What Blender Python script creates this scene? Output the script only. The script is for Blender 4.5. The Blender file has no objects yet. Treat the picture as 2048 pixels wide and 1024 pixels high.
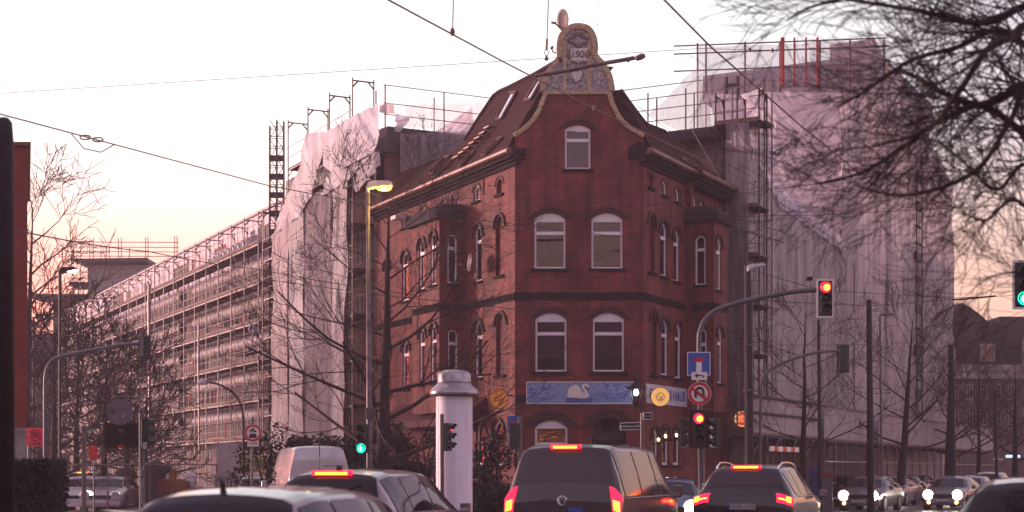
import bpy, bmesh, math, random
from mathutils import Vector, Matrix, noise
from mathutils.geometry import delaunay_2d_cdt, tessellate_polygon
R = math.radians
random.seed(7)
S = bpy.context.scene
COL = S.collection
# ------------------------------------------------------------------ camera
FPX, HOR, CH = 3000.0, 945.0, 1.6
cd = bpy.data.cameras.new("camera"); cam = bpy.data.objects.new("camera", cd); COL.objects.link(cam)
cam.location = (0, 0, CH); cam.rotation_euler = (R(90), 0, 0)
cd.sensor_width = 36; cd.lens = FPX / 2048 * 36; cd.shift_y = (HOR - 512) / 2048
cd.clip_start = .1; cd.clip_end = 3000
cd.dof.use_dof = True; cd.dof.focus_distance = 50; cd.dof.aperture_fstop = 1.6; cd.dof.aperture_blades = 8
S.camera = cam
# ------------------------------------------------------------------ sky, sun, exposure
SUN_EL, SUN_AZ = 5.0, -68.0            # azimuth from +Y towards +X
w = bpy.data.worlds.new("World"); S.world = w; w.use_nodes = True
nt = w.node_tree; nt.nodes.clear()
N = nt.nodes.new; LK = nt.links.new
sky = N('ShaderNodeTexSky'); sky.sky_type = 'NISHITA'; sky.sun_disc = False
sky.sun_elevation = R(SUN_EL); sky.sun_rotation = R(SUN_AZ); sky.air_density = 1.0; sky.dust_density = 1.0; sky.ozone_density = 1.0
tint = N('ShaderNodeMix'); tint.data_type = 'RGBA'; tint.blend_type = 'MULTIPLY'; tint.inputs[0].default_value = 1
tint.inputs[7].default_value = (1.0, .58, .67, 1)
LK(sky.outputs[0], tint.inputs[6])
tc0 = N('ShaderNodeTexCoord'); sx0 = N('ShaderNodeSeparateXYZ'); LK(tc0.outputs['Generated'], sx0.inputs[0])
el0 = N('ShaderNodeMapRange'); el0.interpolation_type = 'SMOOTHSTEP'; el0.inputs[1].default_value = .03; el0.inputs[2].default_value = .24; LK(sx0.outputs[2], el0.inputs[0])
tm = N('ShaderNodeMix'); tm.data_type = 'RGBA'; tm.inputs[6].default_value = (.86, .43, .38, 1); tm.inputs[7].default_value = (1.0, .58, .67, 1)
LK(el0.outputs[0], tm.inputs[0]); LK(tm.outputs[2], tint.inputs[7])
veil = N('ShaderNodeMix'); veil.data_type = 'RGBA'; veil.inputs[0].default_value = .30; veil.inputs[7].default_value = (1.22, .90, 1.04, 1)   # thin pinkish overcast
LK(tint.outputs[2], veil.inputs[6])
tcn = N('ShaderNodeTexCoord'); dt = N('ShaderNodeVectorMath'); dt.operation = 'DOT_PRODUCT'; dt.inputs[1].default_value = (math.sin(R(-5)) * .93, math.cos(R(-5)) * .93, .37)
LK(tcn.outputs['Generated'], dt.inputs[0])
mr = N('ShaderNodeMapRange'); mr.interpolation_type = 'SMOOTHSTEP'; mr.inputs[1].default_value = .88; mr.inputs[2].default_value = .98; LK(dt.outputs['Value'], mr.inputs[0])
gl = N('ShaderNodeMix'); gl.data_type = 'RGBA'; gl.blend_type = 'ADD'; gl.inputs[7].default_value = (.45, .72, .5, 1)   # bright thin cloud around the sunset
LK(mr.outputs[0], gl.inputs[0]); LK(veil.outputs[2], gl.inputs[6])
hzl = N('ShaderNodeMix'); hzl.data_type = 'RGBA'; hzl.blend_type = 'DARKEN'; hzl.inputs[7].default_value = (8, .98, .76, 1)   # reddened air near the horizon
hel = N('ShaderNodeMapRange'); hel.interpolation_type = 'SMOOTHSTEP'; hel.inputs[1].default_value = .09; hel.inputs[2].default_value = .23; hel.inputs[3].default_value = 1; hel.inputs[4].default_value = 0
LK(sx0.outputs[2], hel.inputs[0]); LK(hel.outputs[0], hzl.inputs[0]); LK(gl.outputs[2], hzl.inputs[6])
bg = N('ShaderNodeBackground'); bg.inputs[1].default_value = .15
LK(hzl.outputs[2], bg.inputs[0])
out = N('ShaderNodeOutputWorld'); LK(bg.outputs[0], out.inputs[0])
sd = bpy.data.lights.new("sun", 'SUN'); sun = bpy.data.objects.new("sun", sd); COL.objects.link(sun)
sd.energy = .85; sd.angle = R(10); sd.color = (1, .75, .70)
_d = Vector((math.sin(R(SUN_AZ)) * math.cos(R(SUN_EL)), math.cos(R(SUN_AZ)) * math.cos(R(SUN_EL)), math.sin(R(SUN_EL))))
sun.rotation_euler = _d.to_track_quat('Z', 'Y').to_euler()
S.view_settings.view_transform = 'Standard'; S.view_settings.look = 'None'
S.view_settings.exposure = 2.3; S.view_settings.gamma = 1
S.render.resolution_x = 1024; S.render.resolution_y = 512
S.cycles.max_bounces = 6; S.cycles.transparent_max_bounces = 24

# ------------------------------------------------------------------ helpers
def P(px, py, Y):
    return Vector(((px - 1024) / FPX * Y, Y, CH + (HOR - py) / FPX * Y))
def X_(px, Y): return (px - 1024) / FPX * Y
def Z_(py, Y): return CH + (HOR - py) / FPX * Y

MATS = {}
def mat(name, col, rough=.8, metal=0, emit=None, es=0, noise_amt=.15, nscale=3.0, bump=0, alpha=None, coat=0, trans=0, spec=.4, stretch=(1,1,1), col2=None, detail=4):
    if name in MATS: return MATS[name]
    m = bpy.data.materials.new(name); m.use_nodes = True
    t = m.node_tree; b = t.nodes['Principled BSDF']
    b.inputs['Base Color'].default_value = (*col, 1); b.inputs['Roughness'].default_value = rough
    b.inputs['Metallic'].default_value = metal; b.inputs['Specular IOR Level'].default_value = spec
    if coat: b.inputs['Coat Weight'].default_value = coat; b.inputs['Coat Roughness'].default_value = .05
    if noise_amt or bump or col2:
        tc = t.nodes.new('ShaderNodeTexCoord'); mp = t.nodes.new('ShaderNodeMapping'); mp.inputs['Scale'].default_value = stretch
        n = t.nodes.new('ShaderNodeTexNoise'); n.inputs['Scale'].default_value = nscale; n.inputs['Detail'].default_value = detail; n.inputs['Roughness'].default_value = .65
        t.links.new(tc.outputs['Object'], mp.inputs[0]); t.links.new(mp.outputs[0], n.inputs[0])
        mx = t.nodes.new('ShaderNodeMix'); mx.data_type = 'RGBA'
        c2 = col2 or tuple(min(1, c * (1 + noise_amt * 1.3)) for c in col)
        mx.inputs[6].default_value = (*[c * (1 - noise_amt * 1.6) for c in col], 1); mx.inputs[7].default_value = (*c2, 1)
        rp = t.nodes.new('ShaderNodeMapRange'); rp.inputs[1].default_value = .35; rp.inputs[2].default_value = .68
        t.links.new(n.outputs[0], rp.inputs[0]); t.links.new(rp.outputs[0], mx.inputs[0]); t.links.new(mx.outputs[2], b.inputs['Base Color'])
        if bump:
            bp = t.nodes.new('ShaderNodeBump'); bp.inputs['Strength'].default_value = bump; bp.inputs['Distance'].default_value = .05
            t.links.new(n.outputs[0], bp.inputs['Height']); t.links.new(bp.outputs[0], b.inputs['Normal'])
    if emit:
        b.inputs['Emission Color'].default_value = (*emit, 1); b.inputs['Emission Strength'].default_value = es * .28
    if trans:
        o = t.nodes['Material Output']; tr = t.nodes.new('ShaderNodeBsdfTranslucent'); tr.inputs[0].default_value = (*[min(1, c * 1.1) for c in col], 1)
        ms = t.nodes.new('ShaderNodeMixShader'); ms.inputs[0].default_value = trans
        t.links.new(b.outputs[0], ms.inputs[1]); t.links.new(tr.outputs[0], ms.inputs[2]); last = ms
        if mx_link := (noise_amt or col2): t.links.new(mx.outputs[2], tr.inputs[0])
        t.links.new(last.outputs[0], o.inputs[0])
        if alpha:
            tp = t.nodes.new('ShaderNodeBsdfTransparent'); m2 = t.nodes.new('ShaderNodeMixShader'); m2.inputs[0].default_value = alpha
            t.links.new(tp.outputs[0], m2.inputs[1]); t.links.new(last.outputs[0], m2.inputs[2]); t.links.new(m2.outputs[0], o.inputs[0])
    MATS[name] = m; return m
def brick(name, c1, c2, mortar, bumps=.6, bw=.25, bh=.075, grime=.35):
    m = bpy.data.materials.new(name); m.use_nodes = True; t = m.node_tree; b = t.nodes['Principled BSDF']
    L = t.links.new; A = t.nodes.new
    uv = A('ShaderNodeUVMap'); uv.uv_map = 'UVMap'
    br = A('ShaderNodeTexBrick'); br.inputs['Scale'].default_value = 1; br.inputs['Brick Width'].default_value = bw; br.inputs['Row Height'].default_value = bh
    br.inputs['Mortar Size'].default_value = .009; br.inputs['Mortar Smooth'].default_value = .3; br.inputs['Bias'].default_value = 0
    br.inputs['Color1'].default_value = (*c1, 1); br.inputs['Color2'].default_value = (*c2, 1); br.inputs['Mortar'].default_value = (*mortar, 1)
    L(uv.outputs[0], br.inputs[0])
    n = A('ShaderNodeTexNoise'); n.inputs['Scale'].default_value = .7; n.inputs['Detail'].default_value = 6; n.inputs['Roughness'].default_value = .7; L(uv.outputs[0], n.inputs[0])
    rp = A('ShaderNodeMapRange'); rp.inputs[1].default_value = .35; rp.inputs[2].default_value = .7; rp.inputs[3].default_value = 1 - grime; rp.inputs[4].default_value = 1.12
    L(n.outputs[0], rp.inputs[0])
    mp = A('ShaderNodeMapping'); mp.inputs['Scale'].default_value = (3.2, .28, 1); L(uv.outputs[0], mp.inputs[0])
    n2 = A('ShaderNodeTexNoise'); n2.inputs['Scale'].default_value = 1; n2.inputs['Detail'].default_value = 5; L(mp.outputs[0], n2.inputs[0])
    r2 = A('ShaderNodeMapRange'); r2.inputs[1].default_value = .42; r2.inputs[2].default_value = .7; r2.inputs[3].default_value = 1.08; r2.inputs[4].default_value = 1 - grime*.75
    L(n2.outputs[0], r2.inputs[0]); mm = A('ShaderNodeMath'); mm.operation = 'MULTIPLY'; L(rp.outputs[0], mm.inputs[0]); L(r2.outputs[0], mm.inputs[1])
    mx = A('ShaderNodeMix'); mx.data_type = 'RGBA'; mx.blend_type = 'MULTIPLY'; mx.inputs[0].default_value = 1
    L(br.outputs[0], mx.inputs[6]); L(mm.outputs[0], mx.inputs[7]); L(mx.outputs[2], b.inputs['Base Color'])
    bp = A('ShaderNodeBump'); bp.invert = True; bp.inputs['Strength'].default_value = bumps; bp.inputs['Distance'].default_value = .012
    L(br.outputs['Fac'], bp.inputs['Height']); L(bp.outputs[0], b.inputs['Normal'])
    b.inputs['Roughness'].default_value = .75; b.inputs['Specular IOR Level'].default_value = .3
    MATS[name] = m; return m
def glassmat(name, tintc=(.82,.64,.78), base=.75, gloss=(.9,.9,.9), thin=.25, rough=.02):
    m = bpy.data.materials.new(name); m.use_nodes = True; t = m.node_tree; t.nodes.remove(t.nodes['Principled BSDF'])
    tp = t.nodes.new('ShaderNodeBsdfTransparent'); tp.inputs[0].default_value = (*[c * base for c in tintc], 1)
    g = t.nodes.new('ShaderNodeBsdfGlossy'); g.inputs[0].default_value = (*gloss, 1); g.inputs[1].default_value = rough
    lw = t.nodes.new('ShaderNodeFresnel'); lw.inputs[0].default_value = 1.5
    ad = t.nodes.new('ShaderNodeMath'); ad.inputs[1].default_value = thin; t.links.new(lw.outputs[0], ad.inputs[0])
    ms = t.nodes.new('ShaderNodeMixShader'); t.links.new(ad.outputs[0], ms.inputs[0]); t.links.new(tp.outputs[0], ms.inputs[1]); t.links.new(g.outputs[0], ms.inputs[2])
    t.links.new(ms.outputs[0], t.nodes['Material Output'].inputs[0]); MATS[name] = m; return m

def wl(o):
    v = Vector((0, 0, 0))
    while o: v += o.location; o = o.parent
    return v
def tag(o, label=None, cat=None, group=None, kind=None):
    if label: o['label'] = label
    if cat: o['category'] = cat
    if group: o['group'] = group
    if kind: o['kind'] = kind
    return o
def E(name, loc, label, cat, group=None):
    o = bpy.data.objects.new(name, None); COL.objects.link(o); o.location = loc; o.empty_display_size = .3
    return tag(o, label, cat, group)
def ident(a, b, c): return Vector((a, b, c))
class MB:
    def __init__(s, fr=None): s.v = []; s.f = []; s.uv = []; s.fr = fr or ident
    def av(s, p):
        s.v.append(s.fr(p[0], p[1], p[2])); s.uv.append((p[0] + p[1], p[2])); return len(s.v) - 1
    def poly(s, pts): s.f.append([s.av(p) for p in pts]); return s
    def box(s, x0, x1, y0, y1, z0, z1):
        i = [s.av(p) for p in ((x0,y0,z0),(x1,y0,z0),(x1,y1,z0),(x0,y1,z0),(x0,y0,z1),(x1,y0,z1),(x1,y1,z1),(x0,y1,z1))]
        for q in ((0,3,2,1),(4,5,6,7),(0,1,5,4),(1,2,6,5),(2,3,7,6),(3,0,4,7)): s.f.append([i[k] for k in q])
        return s
    def obox(s, c, ax, ay, az):      # centre and three half-axis vectors
        c, ax, ay, az = map(Vector, (c, ax, ay, az)); i = []
        for dz in (-1, 1):
            for dx, dy in ((-1,-1),(1,-1),(1,1),(-1,1)): i.append(s.av(c + ax*dx + ay*dy + az*dz))
        for q in ((0,3,2,1),(4,5,6,7),(0,1,5,4),(1,2,6,5),(2,3,7,6),(3,0,4,7)): s.f.append([i[k] for k in q])
        return s
    def prism(s, pts, d0, d1):       # pts in (x,z), extruded along local y from d0 to d1
        a = [s.av((p[0], d0, p[1])) for p in pts]; b = [s.av((p[0], d1, p[1])) for p in pts]
        n = len(pts); s.f.append(a[::-1]); s.f.append(b)
        for k in range(n): s.f.append([a[k], a[(k+1)%n], b[(k+1)%n], b[k]])
        return s
    def tube(s, path, r, n=6, caps=True):
        path = [Vector(p) for p in path]; m = len(path); rs = r if isinstance(r, (list, tuple)) else [r] * m; rings = []
        prev = None
        for k, p in enumerate(path):
            t = (path[min(k+1, m-1)] - path[max(k-1, 0)])
            if t.length < 1e-9: t = Vector((0,0,1))
            t.normalize()
            if prev is None:
                a = Vector((0,0,1)) if abs(t.z) < .9 else Vector((1,0,0)); a = (a - t * a.dot(t)).normalized()
            else:
                a = prev - t * prev.dot(t); a = a.normalized() if a.length > 1e-6 else t.orthogonal().normalized()
            prev = a; b = t.cross(a)
            rings.append([s.av(p + (a * math.cos(6.28318*j/n) + b * math.sin(6.28318*j/n)) * rs[k]) for j in range(n)])
        for k in range(m-1):
            for j in range(n): s.f.append([rings[k][j], rings[k][(j+1)%n], rings[k+1][(j+1)%n], rings[k+1][j]])
        if caps: s.f.append(rings[0][::-1]); s.f.append(rings[-1])
        return s
    def lathe(s, c, prof, n=24, axis='z'):   # prof list of (r, h)
        rings = []
        for r, h in prof:
            rr = []
            for j in range(n):
                a = 6.28318 * j / n; x, y = r * math.cos(a), r * math.sin(a)
                p = (c[0]+x, c[1]+y, c[2]+h) if axis == 'z' else (c[0]+x, c[1]+h, c[2]+y)
                rr.append(s.av(p))
            rings.append(rr)
        for k in range(len(prof)-1):
            for j in range(n): s.f.append([rings[k][j], rings[k][(j+1)%n], rings[k+1][(j+1)%n], rings[k+1][j]])
        s.f.append(rings[0][::-1]); s.f.append(rings[-1]); return s
    def grid(s, rows):
        idx = [[s.av(p) for p in r] for r in rows]
        for a in range(len(rows)-1):
            for b in range(len(rows[0])-1): s.f.append([idx[a][b], idx[a][b+1], idx[a+1][b+1], idx[a+1][b]])
        return s
    def build(s, name, m, parent=None, smooth=False, recalc=True, bevel=0):
        o0 = wl(parent) if parent else Vector((0,0,0))
        me = bpy.data.meshes.new(name); me.from_pydata([tuple(v - o0) for v in s.v], [], s.f)
        ul = me.uv_layers.new(name='UVMap')
        for lp in me.loops: ul.data[lp.index].uv = s.uv[lp.vertex_index]
        if recalc:
            bm = bmesh.new(); bm.from_mesh(me); bmesh.ops.recalc_face_normals(bm, faces=bm.faces); bm.to_mesh(me); bm.free()
        me.materials.append(MATS[m] if isinstance(m, str) else m)
        if smooth:
            for p in me.polygons: p.use_smooth = True
        o = bpy.data.objects.new(name, me); COL.objects.link(o)
        if parent: o.parent = parent
        if bevel:
            b = o.modifiers.new('b', 'BEVEL'); b.width = bevel; b.segments = 2; b.limit_method = 'ANGLE'
        return o
def rootmesh(mb, name, m, loc, label, cat, group=None, kind=None, **k):
    """a thing made of one mesh with its origin at loc"""
    loc = Vector(loc); mb.v = [v - loc for v in mb.v]; o = mb.build(name, m, None, **k); o.location = loc
    return tag(o, label, cat, group, kind)
def text_part(txt, m, parent, origin, ux, uz, size, name='lettering', depth=.004, bold=0, align='CENTER', sx=1):
    """raised lettering; origin is the centre of the text in world space, ux/uz unit axes"""
    cu = bpy.data.curves.new('t', 'FONT'); cu.body = txt; cu.size = size; cu.extrude = depth; cu.offset = bold; cu.align_x = align; cu.align_y = 'CENTER'
    ob = bpy.data.objects.new('t', cu); COL.objects.link(ob); bpy.context.view_layer.update()
    me = bpy.data.meshes.new_from_object(ob.evaluated_get(bpy.context.evaluated_depsgraph_get()))
    bpy.data.objects.remove(ob); bpy.data.curves.remove(cu)
    ux = Vector(ux).normalized(); uz = Vector(uz).normalized(); un = ux.cross(uz)
    o0 = wl(parent) if parent else Vector((0,0,0))
    for v in me.vertices: v.co = Vector(origin) - o0 + ux * v.co.x * sx + uz * v.co.y + un * v.co.z
    me.materials.clear(); me.materials.append(MATS[m]); me.name = name
    o = bpy.data.objects.new(name, me); COL.objects.link(o); o.parent = parent; return o
def copy_tree(o, parent=None):
    c = o.copy(); COL.objects.link(c); c.parent = parent
    for ch in list(o.children): copy_tree(ch, c)
    return c

class Fac:
    """a facade line: origin, unit direction u (away from the corner), outward normal n"""
    def __init__(s, ox, oy, ux, uy, nx, ny):
        l = math.hypot(ux, uy); s.o = (ox, oy); s.u = (ux/l, uy/l); l = math.hypot(nx, ny); s.n = (nx/l, ny/l)
    def __call__(s, a, d, z): return Vector((s.o[0] + s.u[0]*a + s.n[0]*d, s.o[1] + s.u[1]*a + s.n[1]*d, z))
    def s(s, px, d=0):
        r = (px - 1024) / FPX; X = s.o[0] + s.n[0]*d; Y = s.o[1] + s.n[1]*d
        return (r*Y - X) / (s.u[0] - r*s.u[1])
    def z(s, py, a, d=0): return CH + (HOR - py) / FPX * s(a, d, 0).y
    def tr(s, px, py, d=0): a = s.s(px, d); return (a, s.z(py, a, d))
D0 = 54.0
FF = Fac(X_(1030, D0), D0, 1, 0, 0, -1)                     # corner facet
FL = Fac(X_(1030, D0), D0, -.452, .892, -.892, -.452)       # left street side
FR = Fac(X_(1287, D0), D0, .465, .885, .885, -.465)         # right street side
GL = Fac(*FL(13.4, 0, 0)[:2], .892, .452, .452, -.892)      # fire wall behind the left wing (s runs inwards)
GR = Fac(*FR(9.6, 0, 0)[:2], -.885, .465, -.465, -.885)     # fire wall behind the right wing
H_R = Fac(*FR(26, 0, 0)[:2], -.885, .465, -.465, -.885)
P_R = Fac(*FR(35.5, 0, 0)[:2], -.885, .465, -.465, -.885)

# ------------------------------------------------------------------ materials
brick('brick_red', (.25,.040,.032), (.16,.026,.024), (.20,.11,.11), grime=.55)
brick('brick_dark', (.07,.03,.028), (.05,.024,.025), (.07,.045,.04), grime=.2)
brick('brick_brown', (.20,.095,.07), (.155,.075,.06), (.14,.10,.09))
mat('stone_dark', (.030,.024,.025), .9, spec=.05, nscale=6, noise_amt=.25)
mat('lead', (.035,.03,.035), .8, spec=.12, nscale=5, noise_amt=.3)
mat('gutter', (.15,.075,.06), .4, metal=.3, nscale=4, noise_amt=.3)
mat('white_frame', (.72,.68,.72), .35, noise_amt=.06)
mat('ochre', (.40,.31,.21), .7, nscale=8, noise_amt=.25)
mat('tile_blue', (.24,.33,.62), .25, nscale=14, noise_amt=.3, col2=(.33,.42,.68), stretch=(1,1,4))
mat('tile_blue_deep', (.10,.15,.47), .3, nscale=20)
mat('tile_pale', (.55,.55,.60), .3, nscale=10, noise_amt=.15)
mat('swan_white', (.72,.66,.62), .35, nscale=22, noise_amt=.2)
mat('mosaic', (.28,.28,.38), .6, nscale=9, noise_amt=.45, col2=(.46,.44,.46), detail=8)
mat('mosaic_pale', (.55,.52,.52), .6, nscale=18, noise_amt=.2)
mat('mosaic_brown', (.17,.12,.11), .6, nscale=18, noise_amt=.3)
mat('curtain', (.34,.26,.33), .9, nscale=5, noise_amt=.25, stretch=(8,8,.6), trans=.25)
mat('curtain_plain', (.42,.33,.41), .9, nscale=3, noise_amt=.1, trans=.25)
mat('room_dark', (.02,.015,.017), .95, noise_amt=0)
mat('roof_tile', (.075,.036,.032), .9, noise_amt=0, spec=.1)
def tilefix():
    m = MATS['roof_tile']; t = m.node_tree; b = t.nodes['Principled BSDF']; A = t.nodes.new; L = t.links.new
    uv = A('ShaderNodeUVMap'); uv.uv_map = 'UVMap'
    br = A('ShaderNodeTexBrick'); br.inputs['Scale'].default_value = 1; br.inputs['Brick Width'].default_value = .26; br.inputs['Row Height'].default_value = .24
    br.offset = .5; br.inputs['Mortar Size'].default_value = .025; br.inputs['Mortar Smooth'].default_value = .6
    br.inputs['Color1'].default_value = (.07,.032,.031,1); br.inputs['Color2'].default_value = (.05,.022,.023,1); br.inputs['Mortar'].default_value = (.03,.015,.015,1)
    L(uv.outputs[0], br.inputs[0]); L(br.outputs[0], b.inputs['Base Color'])
    bp = A('ShaderNodeBump'); bp.invert = True; bp.inputs['Distance'].default_value = .05; bp.inputs['Strength'].default_value = .9
    L(br.outputs['Fac'], bp.inputs['Height']); L(bp.outputs[0], b.inputs['Normal'])
tilefix()
glassmat('window_glass', thin=.015)
glassmat('window_glass_dark', base=.12, thin=.06)
glassmat('skylight_glass', base=.02, thin=.75)
mat('steel', (.14,.11,.115), .5, metal=.5, nscale=3, noise_amt=.25)
mat('steel_light', (.32,.26,.255), .45, metal=.35, nscale=3, noise_amt=.25)
mat('steel_dark', (.018,.014,.017), .6, metal=.2, nscale=3, noise_amt=.3)
mat('plank', (.16,.115,.10), .8, nscale=4, noise_amt=.35)
mat('plank_dark', (.05,.036,.034), .85, nscale=4, noise_amt=.3)
mat('red_post', (.30,.03,.03), .6, nscale=4)
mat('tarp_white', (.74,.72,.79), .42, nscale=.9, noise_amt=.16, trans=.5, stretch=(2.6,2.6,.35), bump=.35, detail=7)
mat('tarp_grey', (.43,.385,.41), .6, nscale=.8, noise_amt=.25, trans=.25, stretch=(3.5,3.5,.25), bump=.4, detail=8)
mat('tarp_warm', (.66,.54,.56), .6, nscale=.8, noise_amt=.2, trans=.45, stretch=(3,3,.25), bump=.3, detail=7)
mat('net_grey', (.36,.31,.34), .8, nscale=1.2, noise_amt=.25, trans=.3, alpha=.72, stretch=(3,3,.4))
mat('net_thin', (.74,.68,.74), .8, nscale=1.2, noise_amt=.2, trans=.65, alpha=.5, stretch=(2,2,.5))
mat('render_pale', (.34,.29,.30), .85, nscale=1.5, noise_amt=.15)
mat('render_tan', (.14,.10,.10), .85, nscale=1.0, noise_amt=.25)
mat('cladding', (.42,.36,.42), .5, nscale=2.0, noise_amt=.12, stretch=(4,4,.2))
mat('pipe_silver', (.33,.27,.285), .6, metal=.0, nscale=2, noise_amt=.2)
mat('slate', (.04,.035,.045), .6, nscale=3, noise_amt=.3)
mat('concrete', (.25,.23,.23), .85, nscale=3, noise_amt=.2, bump=.2)
mat('bark', (.022,.014,.014), .9, nscale=12, noise_amt=.3, bump=.4)
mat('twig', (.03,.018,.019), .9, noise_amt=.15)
mat('twig_warm', (.06,.03,.025), .9, noise_amt=.15)  # warmer copy of twig, sunset glow put into the colour of one tree
mat('leaf', (.016,.022,.012), .7, nscale=7, noise_amt=.5)
mat('leaf_dark', (.010,.013,.009), .7, nscale=7, noise_amt=.5)
mat('asphalt', (.04,.038,.042), .6, nscale=30, noise_amt=.25, bump=.15)
mat('paving', (.16,.15,.15), .8, nscale=8, noise_amt=.2)
mat('kerb', (.25,.24,.24), .8, nscale=6)
mat('marking', (.6,.6,.58), .6, nscale=12, noise_amt=.15)
mat('column_white', (.82,.74,.82), .5, nscale=1.2, noise_amt=.07, stretch=(2,2,.4))
mat('column_cap', (.36,.33,.35), .28, metal=.6, nscale=3, noise_amt=.2)
mat('sign_white', (.75,.73,.72), .4, noise_amt=.05)
mat('sign_red', (.55,.03,.03), .4, noise_amt=.08)
mat('sign_blue', (.04,.10,.42), .4, noise_amt=.08)
mat('sign_black', (.01,.01,.01), .5, noise_amt=0)
mat('sign_grey', (.12,.115,.125), .45, metal=.4, nscale=5)
mat('zone_red', (.9,.10,.15), .5, noise_amt=.1)  # lit red-pink look of the zone plate put into its paint
mat('signal_green_body', (.022,.035,.032), .45, noise_amt=.2)
mat('lens_off', (.03,.015,.015), .2, noise_amt=0)
mat('lens_red', (.3,.01,.02), .3, emit=(1,.008,.045), es=3, noise_amt=0)  # red ring around the core, halo of the lit signal made emissive
mat('lens_red_core', (1,.4,.1), .3, emit=(1,.27,.02), es=4.5, noise_amt=0)
mat('lens_green', (.02,.3,.2), .3, emit=(.0,.75,.42), es=2.2, noise_amt=0)
mat('lens_green_core', (.4,1,.8), .3, emit=(.25,1,.75), es=5, noise_amt=0)
mat('tail_red', (.3,.01,.02), .2, emit=(1,.008,.04), es=2.6, noise_amt=0)  # saturated red patch round the core stands in for the lamp's halo
mat('tail_core', (1,.5,.2), .2, emit=(1,.24,.012), es=4.5, noise_amt=0)
mat('tail_dim', (.14,.008,.01), .2, emit=(.6,.02,.03), es=.12, noise_amt=0)
mat('head_core', (1,.95,.9), .2, emit=(1,.88,.80), es=70, noise_amt=0)
mat('head_halo', (1,.9,.8), .2, emit=(1,.62,.5), es=5, noise_amt=0)  # headlight halo made as a glowing disc, also used for dim bulbs
mat('fog_core', (1,.6,.2), .2, emit=(1,.5,.12), es=14, noise_amt=0)
mat('sodium', (1,.7,.2), .3, emit=(1,.50,.04), es=6, noise_amt=0)
mat('lamp_warm', (1,.8,.5), .3, emit=(1,.60,.28), es=8, noise_amt=0)
mat('lamp_white', (1,1,1), .3, emit=(.95,.95,1), es=9, noise_amt=0)
mat('disc_grey', (.22,.20,.235), .5, nscale=3)
mat('sign_yellow_lit', (.8,.5,.12), .4, emit=(1,.50,.16), es=.42, noise_amt=.1)
mat('sign_orange', (.55,.20,.03), .4, emit=(1,.3,.04), es=.12, noise_amt=.1)  # faint emission brightens the face of the unlit sign
mat('sign_print', (.22,.05,.06), .5, noise_amt=0)
mat('neon_red', (.7,.05,.03), .4, emit=(1,.07,.04), es=1.0, noise_amt=0)
mat('neon_cream', (1,.7,.3), .4, emit=(1,.55,.2), es=2.0, noise_amt=0)
mat('screen_amber', (.25,.13,.03), .4, emit=(1,.42,.06), es=.10, nscale=9, noise_amt=.5)
mat('bulb_spark', (1,.8,.4), .4, emit=(1,.7,.3), es=2.4, noise_amt=0)
mat('blue_paint', (.03,.035,.14), .5, nscale=3)
mat('crate_orange', (.20,.085,.02), .6, nscale=5)
mat('crate_red', (.18,.03,.025), .6, nscale=5)
mat('plastic_pale', (.55,.50,.55), .4, nscale=4, noise_amt=.2)
mat('orange_wall', (.20,.04,.03), .8, nscale=2, noise_amt=.1)
mat('copper_wire', (.16,.09,.075), .5, metal=.3, noise_amt=0)
mat('black_wire', (.04,.03,.035), .6, noise_amt=0)
mat('skin', (.45,.28,.22), .6, noise_amt=.05)
mat('jacket_pale', (.6,.62,.74), .8, nscale=8, noise_amt=.2)
mat('trousers', (.42,.38,.38), .8, nscale=8, noise_amt=.2)
mat('hair', (.02,.015,.012), .8, noise_amt=0)
mat('rubber', (.015,.014,.014), .8, noise_amt=0)
for nm, c in dict(car_black=(.012,.011,.014), car_anthracite=(.03,.022,.026), car_silver=(.28,.21,.235), car_blue=(.05,.08,.18), car_white=(.55,.52,.55), car_maroon=(.10,.015,.02), car_pearl=(.42,.36,.36), car_grey=(.07,.065,.075)).items():
    mat(nm, c, .32, metal=.25, coat=1, noise_amt=.05, nscale=2)
mat('car_glass', (.008,.006,.009), .04, noise_amt=0, spec=.45)
mat('car_glass_tint', (.035,.022,.032), .12, noise_amt=0, spec=.6)
mat('chrome', (.75,.73,.73), .15, metal=1, noise_amt=0)
mat('dull_glass', (.035,.028,.036), .6, nscale=3, noise_amt=.3, spec=.12)
mat('tarp_bright', (.82,.76,.86), .5, nscale=.8, noise_amt=.14, trans=.68, stretch=(3,3,.25), bump=.3, detail=7)  # paler tarp copy, missing backlight put into its colour and translucency
mat('render_mauve', (.17,.13,.17), .85, nscale=1.5)
mat('plate', (.45,.43,.43), .5, noise_amt=.05)
# ------------------------------------------------------------------ ground, road, pavement
g = MB(); g.poly([(-900,-60,0),(900,-60,0),(900,1500,0),(-900,1500,0)])
rootmesh(g, 'ground', 'paving', (0,0,0), None, None, kind='structure', recalc=False)
r = MB(); r.poly([(-14,-20,.004),(8,-20,.004),(12,36,.004),(58,124,.004),(40,134,.004),(4.5,52,.004),(-3,46,.004),(-10,44,.004),(-60,140,.004),(-74,134,.004),(-22,36,.004)])
rootmesh(r, 'road', 'asphalt', (0,0,0), None, None, kind='structure', recalc=False)
def pavement(pts, name='pavement'):
    m = MB(); n = len(pts); a = [m.av((x,y,.004)) for x,y in pts]; b = [m.av((x,y,.13)) for x,y in pts]; m.f.append(b)
    for k in range(n): m.f.append([a[k],a[(k+1)%n],b[(k+1)%n],b[k]])
    rootmesh(m, name, 'paving', (pts[0][0],pts[0][1],0), None, None, kind='structure')
    k_ = MB()
    for i in range(n):
        p, q = Vector((*pts[i],.07)), Vector((*pts[(i+1)%n],.07)); k_.obox((p+q)/2, (q-p)/2, (q-p).orthogonal().normalized()*.0, (0,0,.07)) if False else k_.tube([p,q], .075, 4)
    rootmesh(k_, 'kerb', 'kerb', (pts[0][0],pts[0][1],0), None, None, kind='structure')
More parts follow.
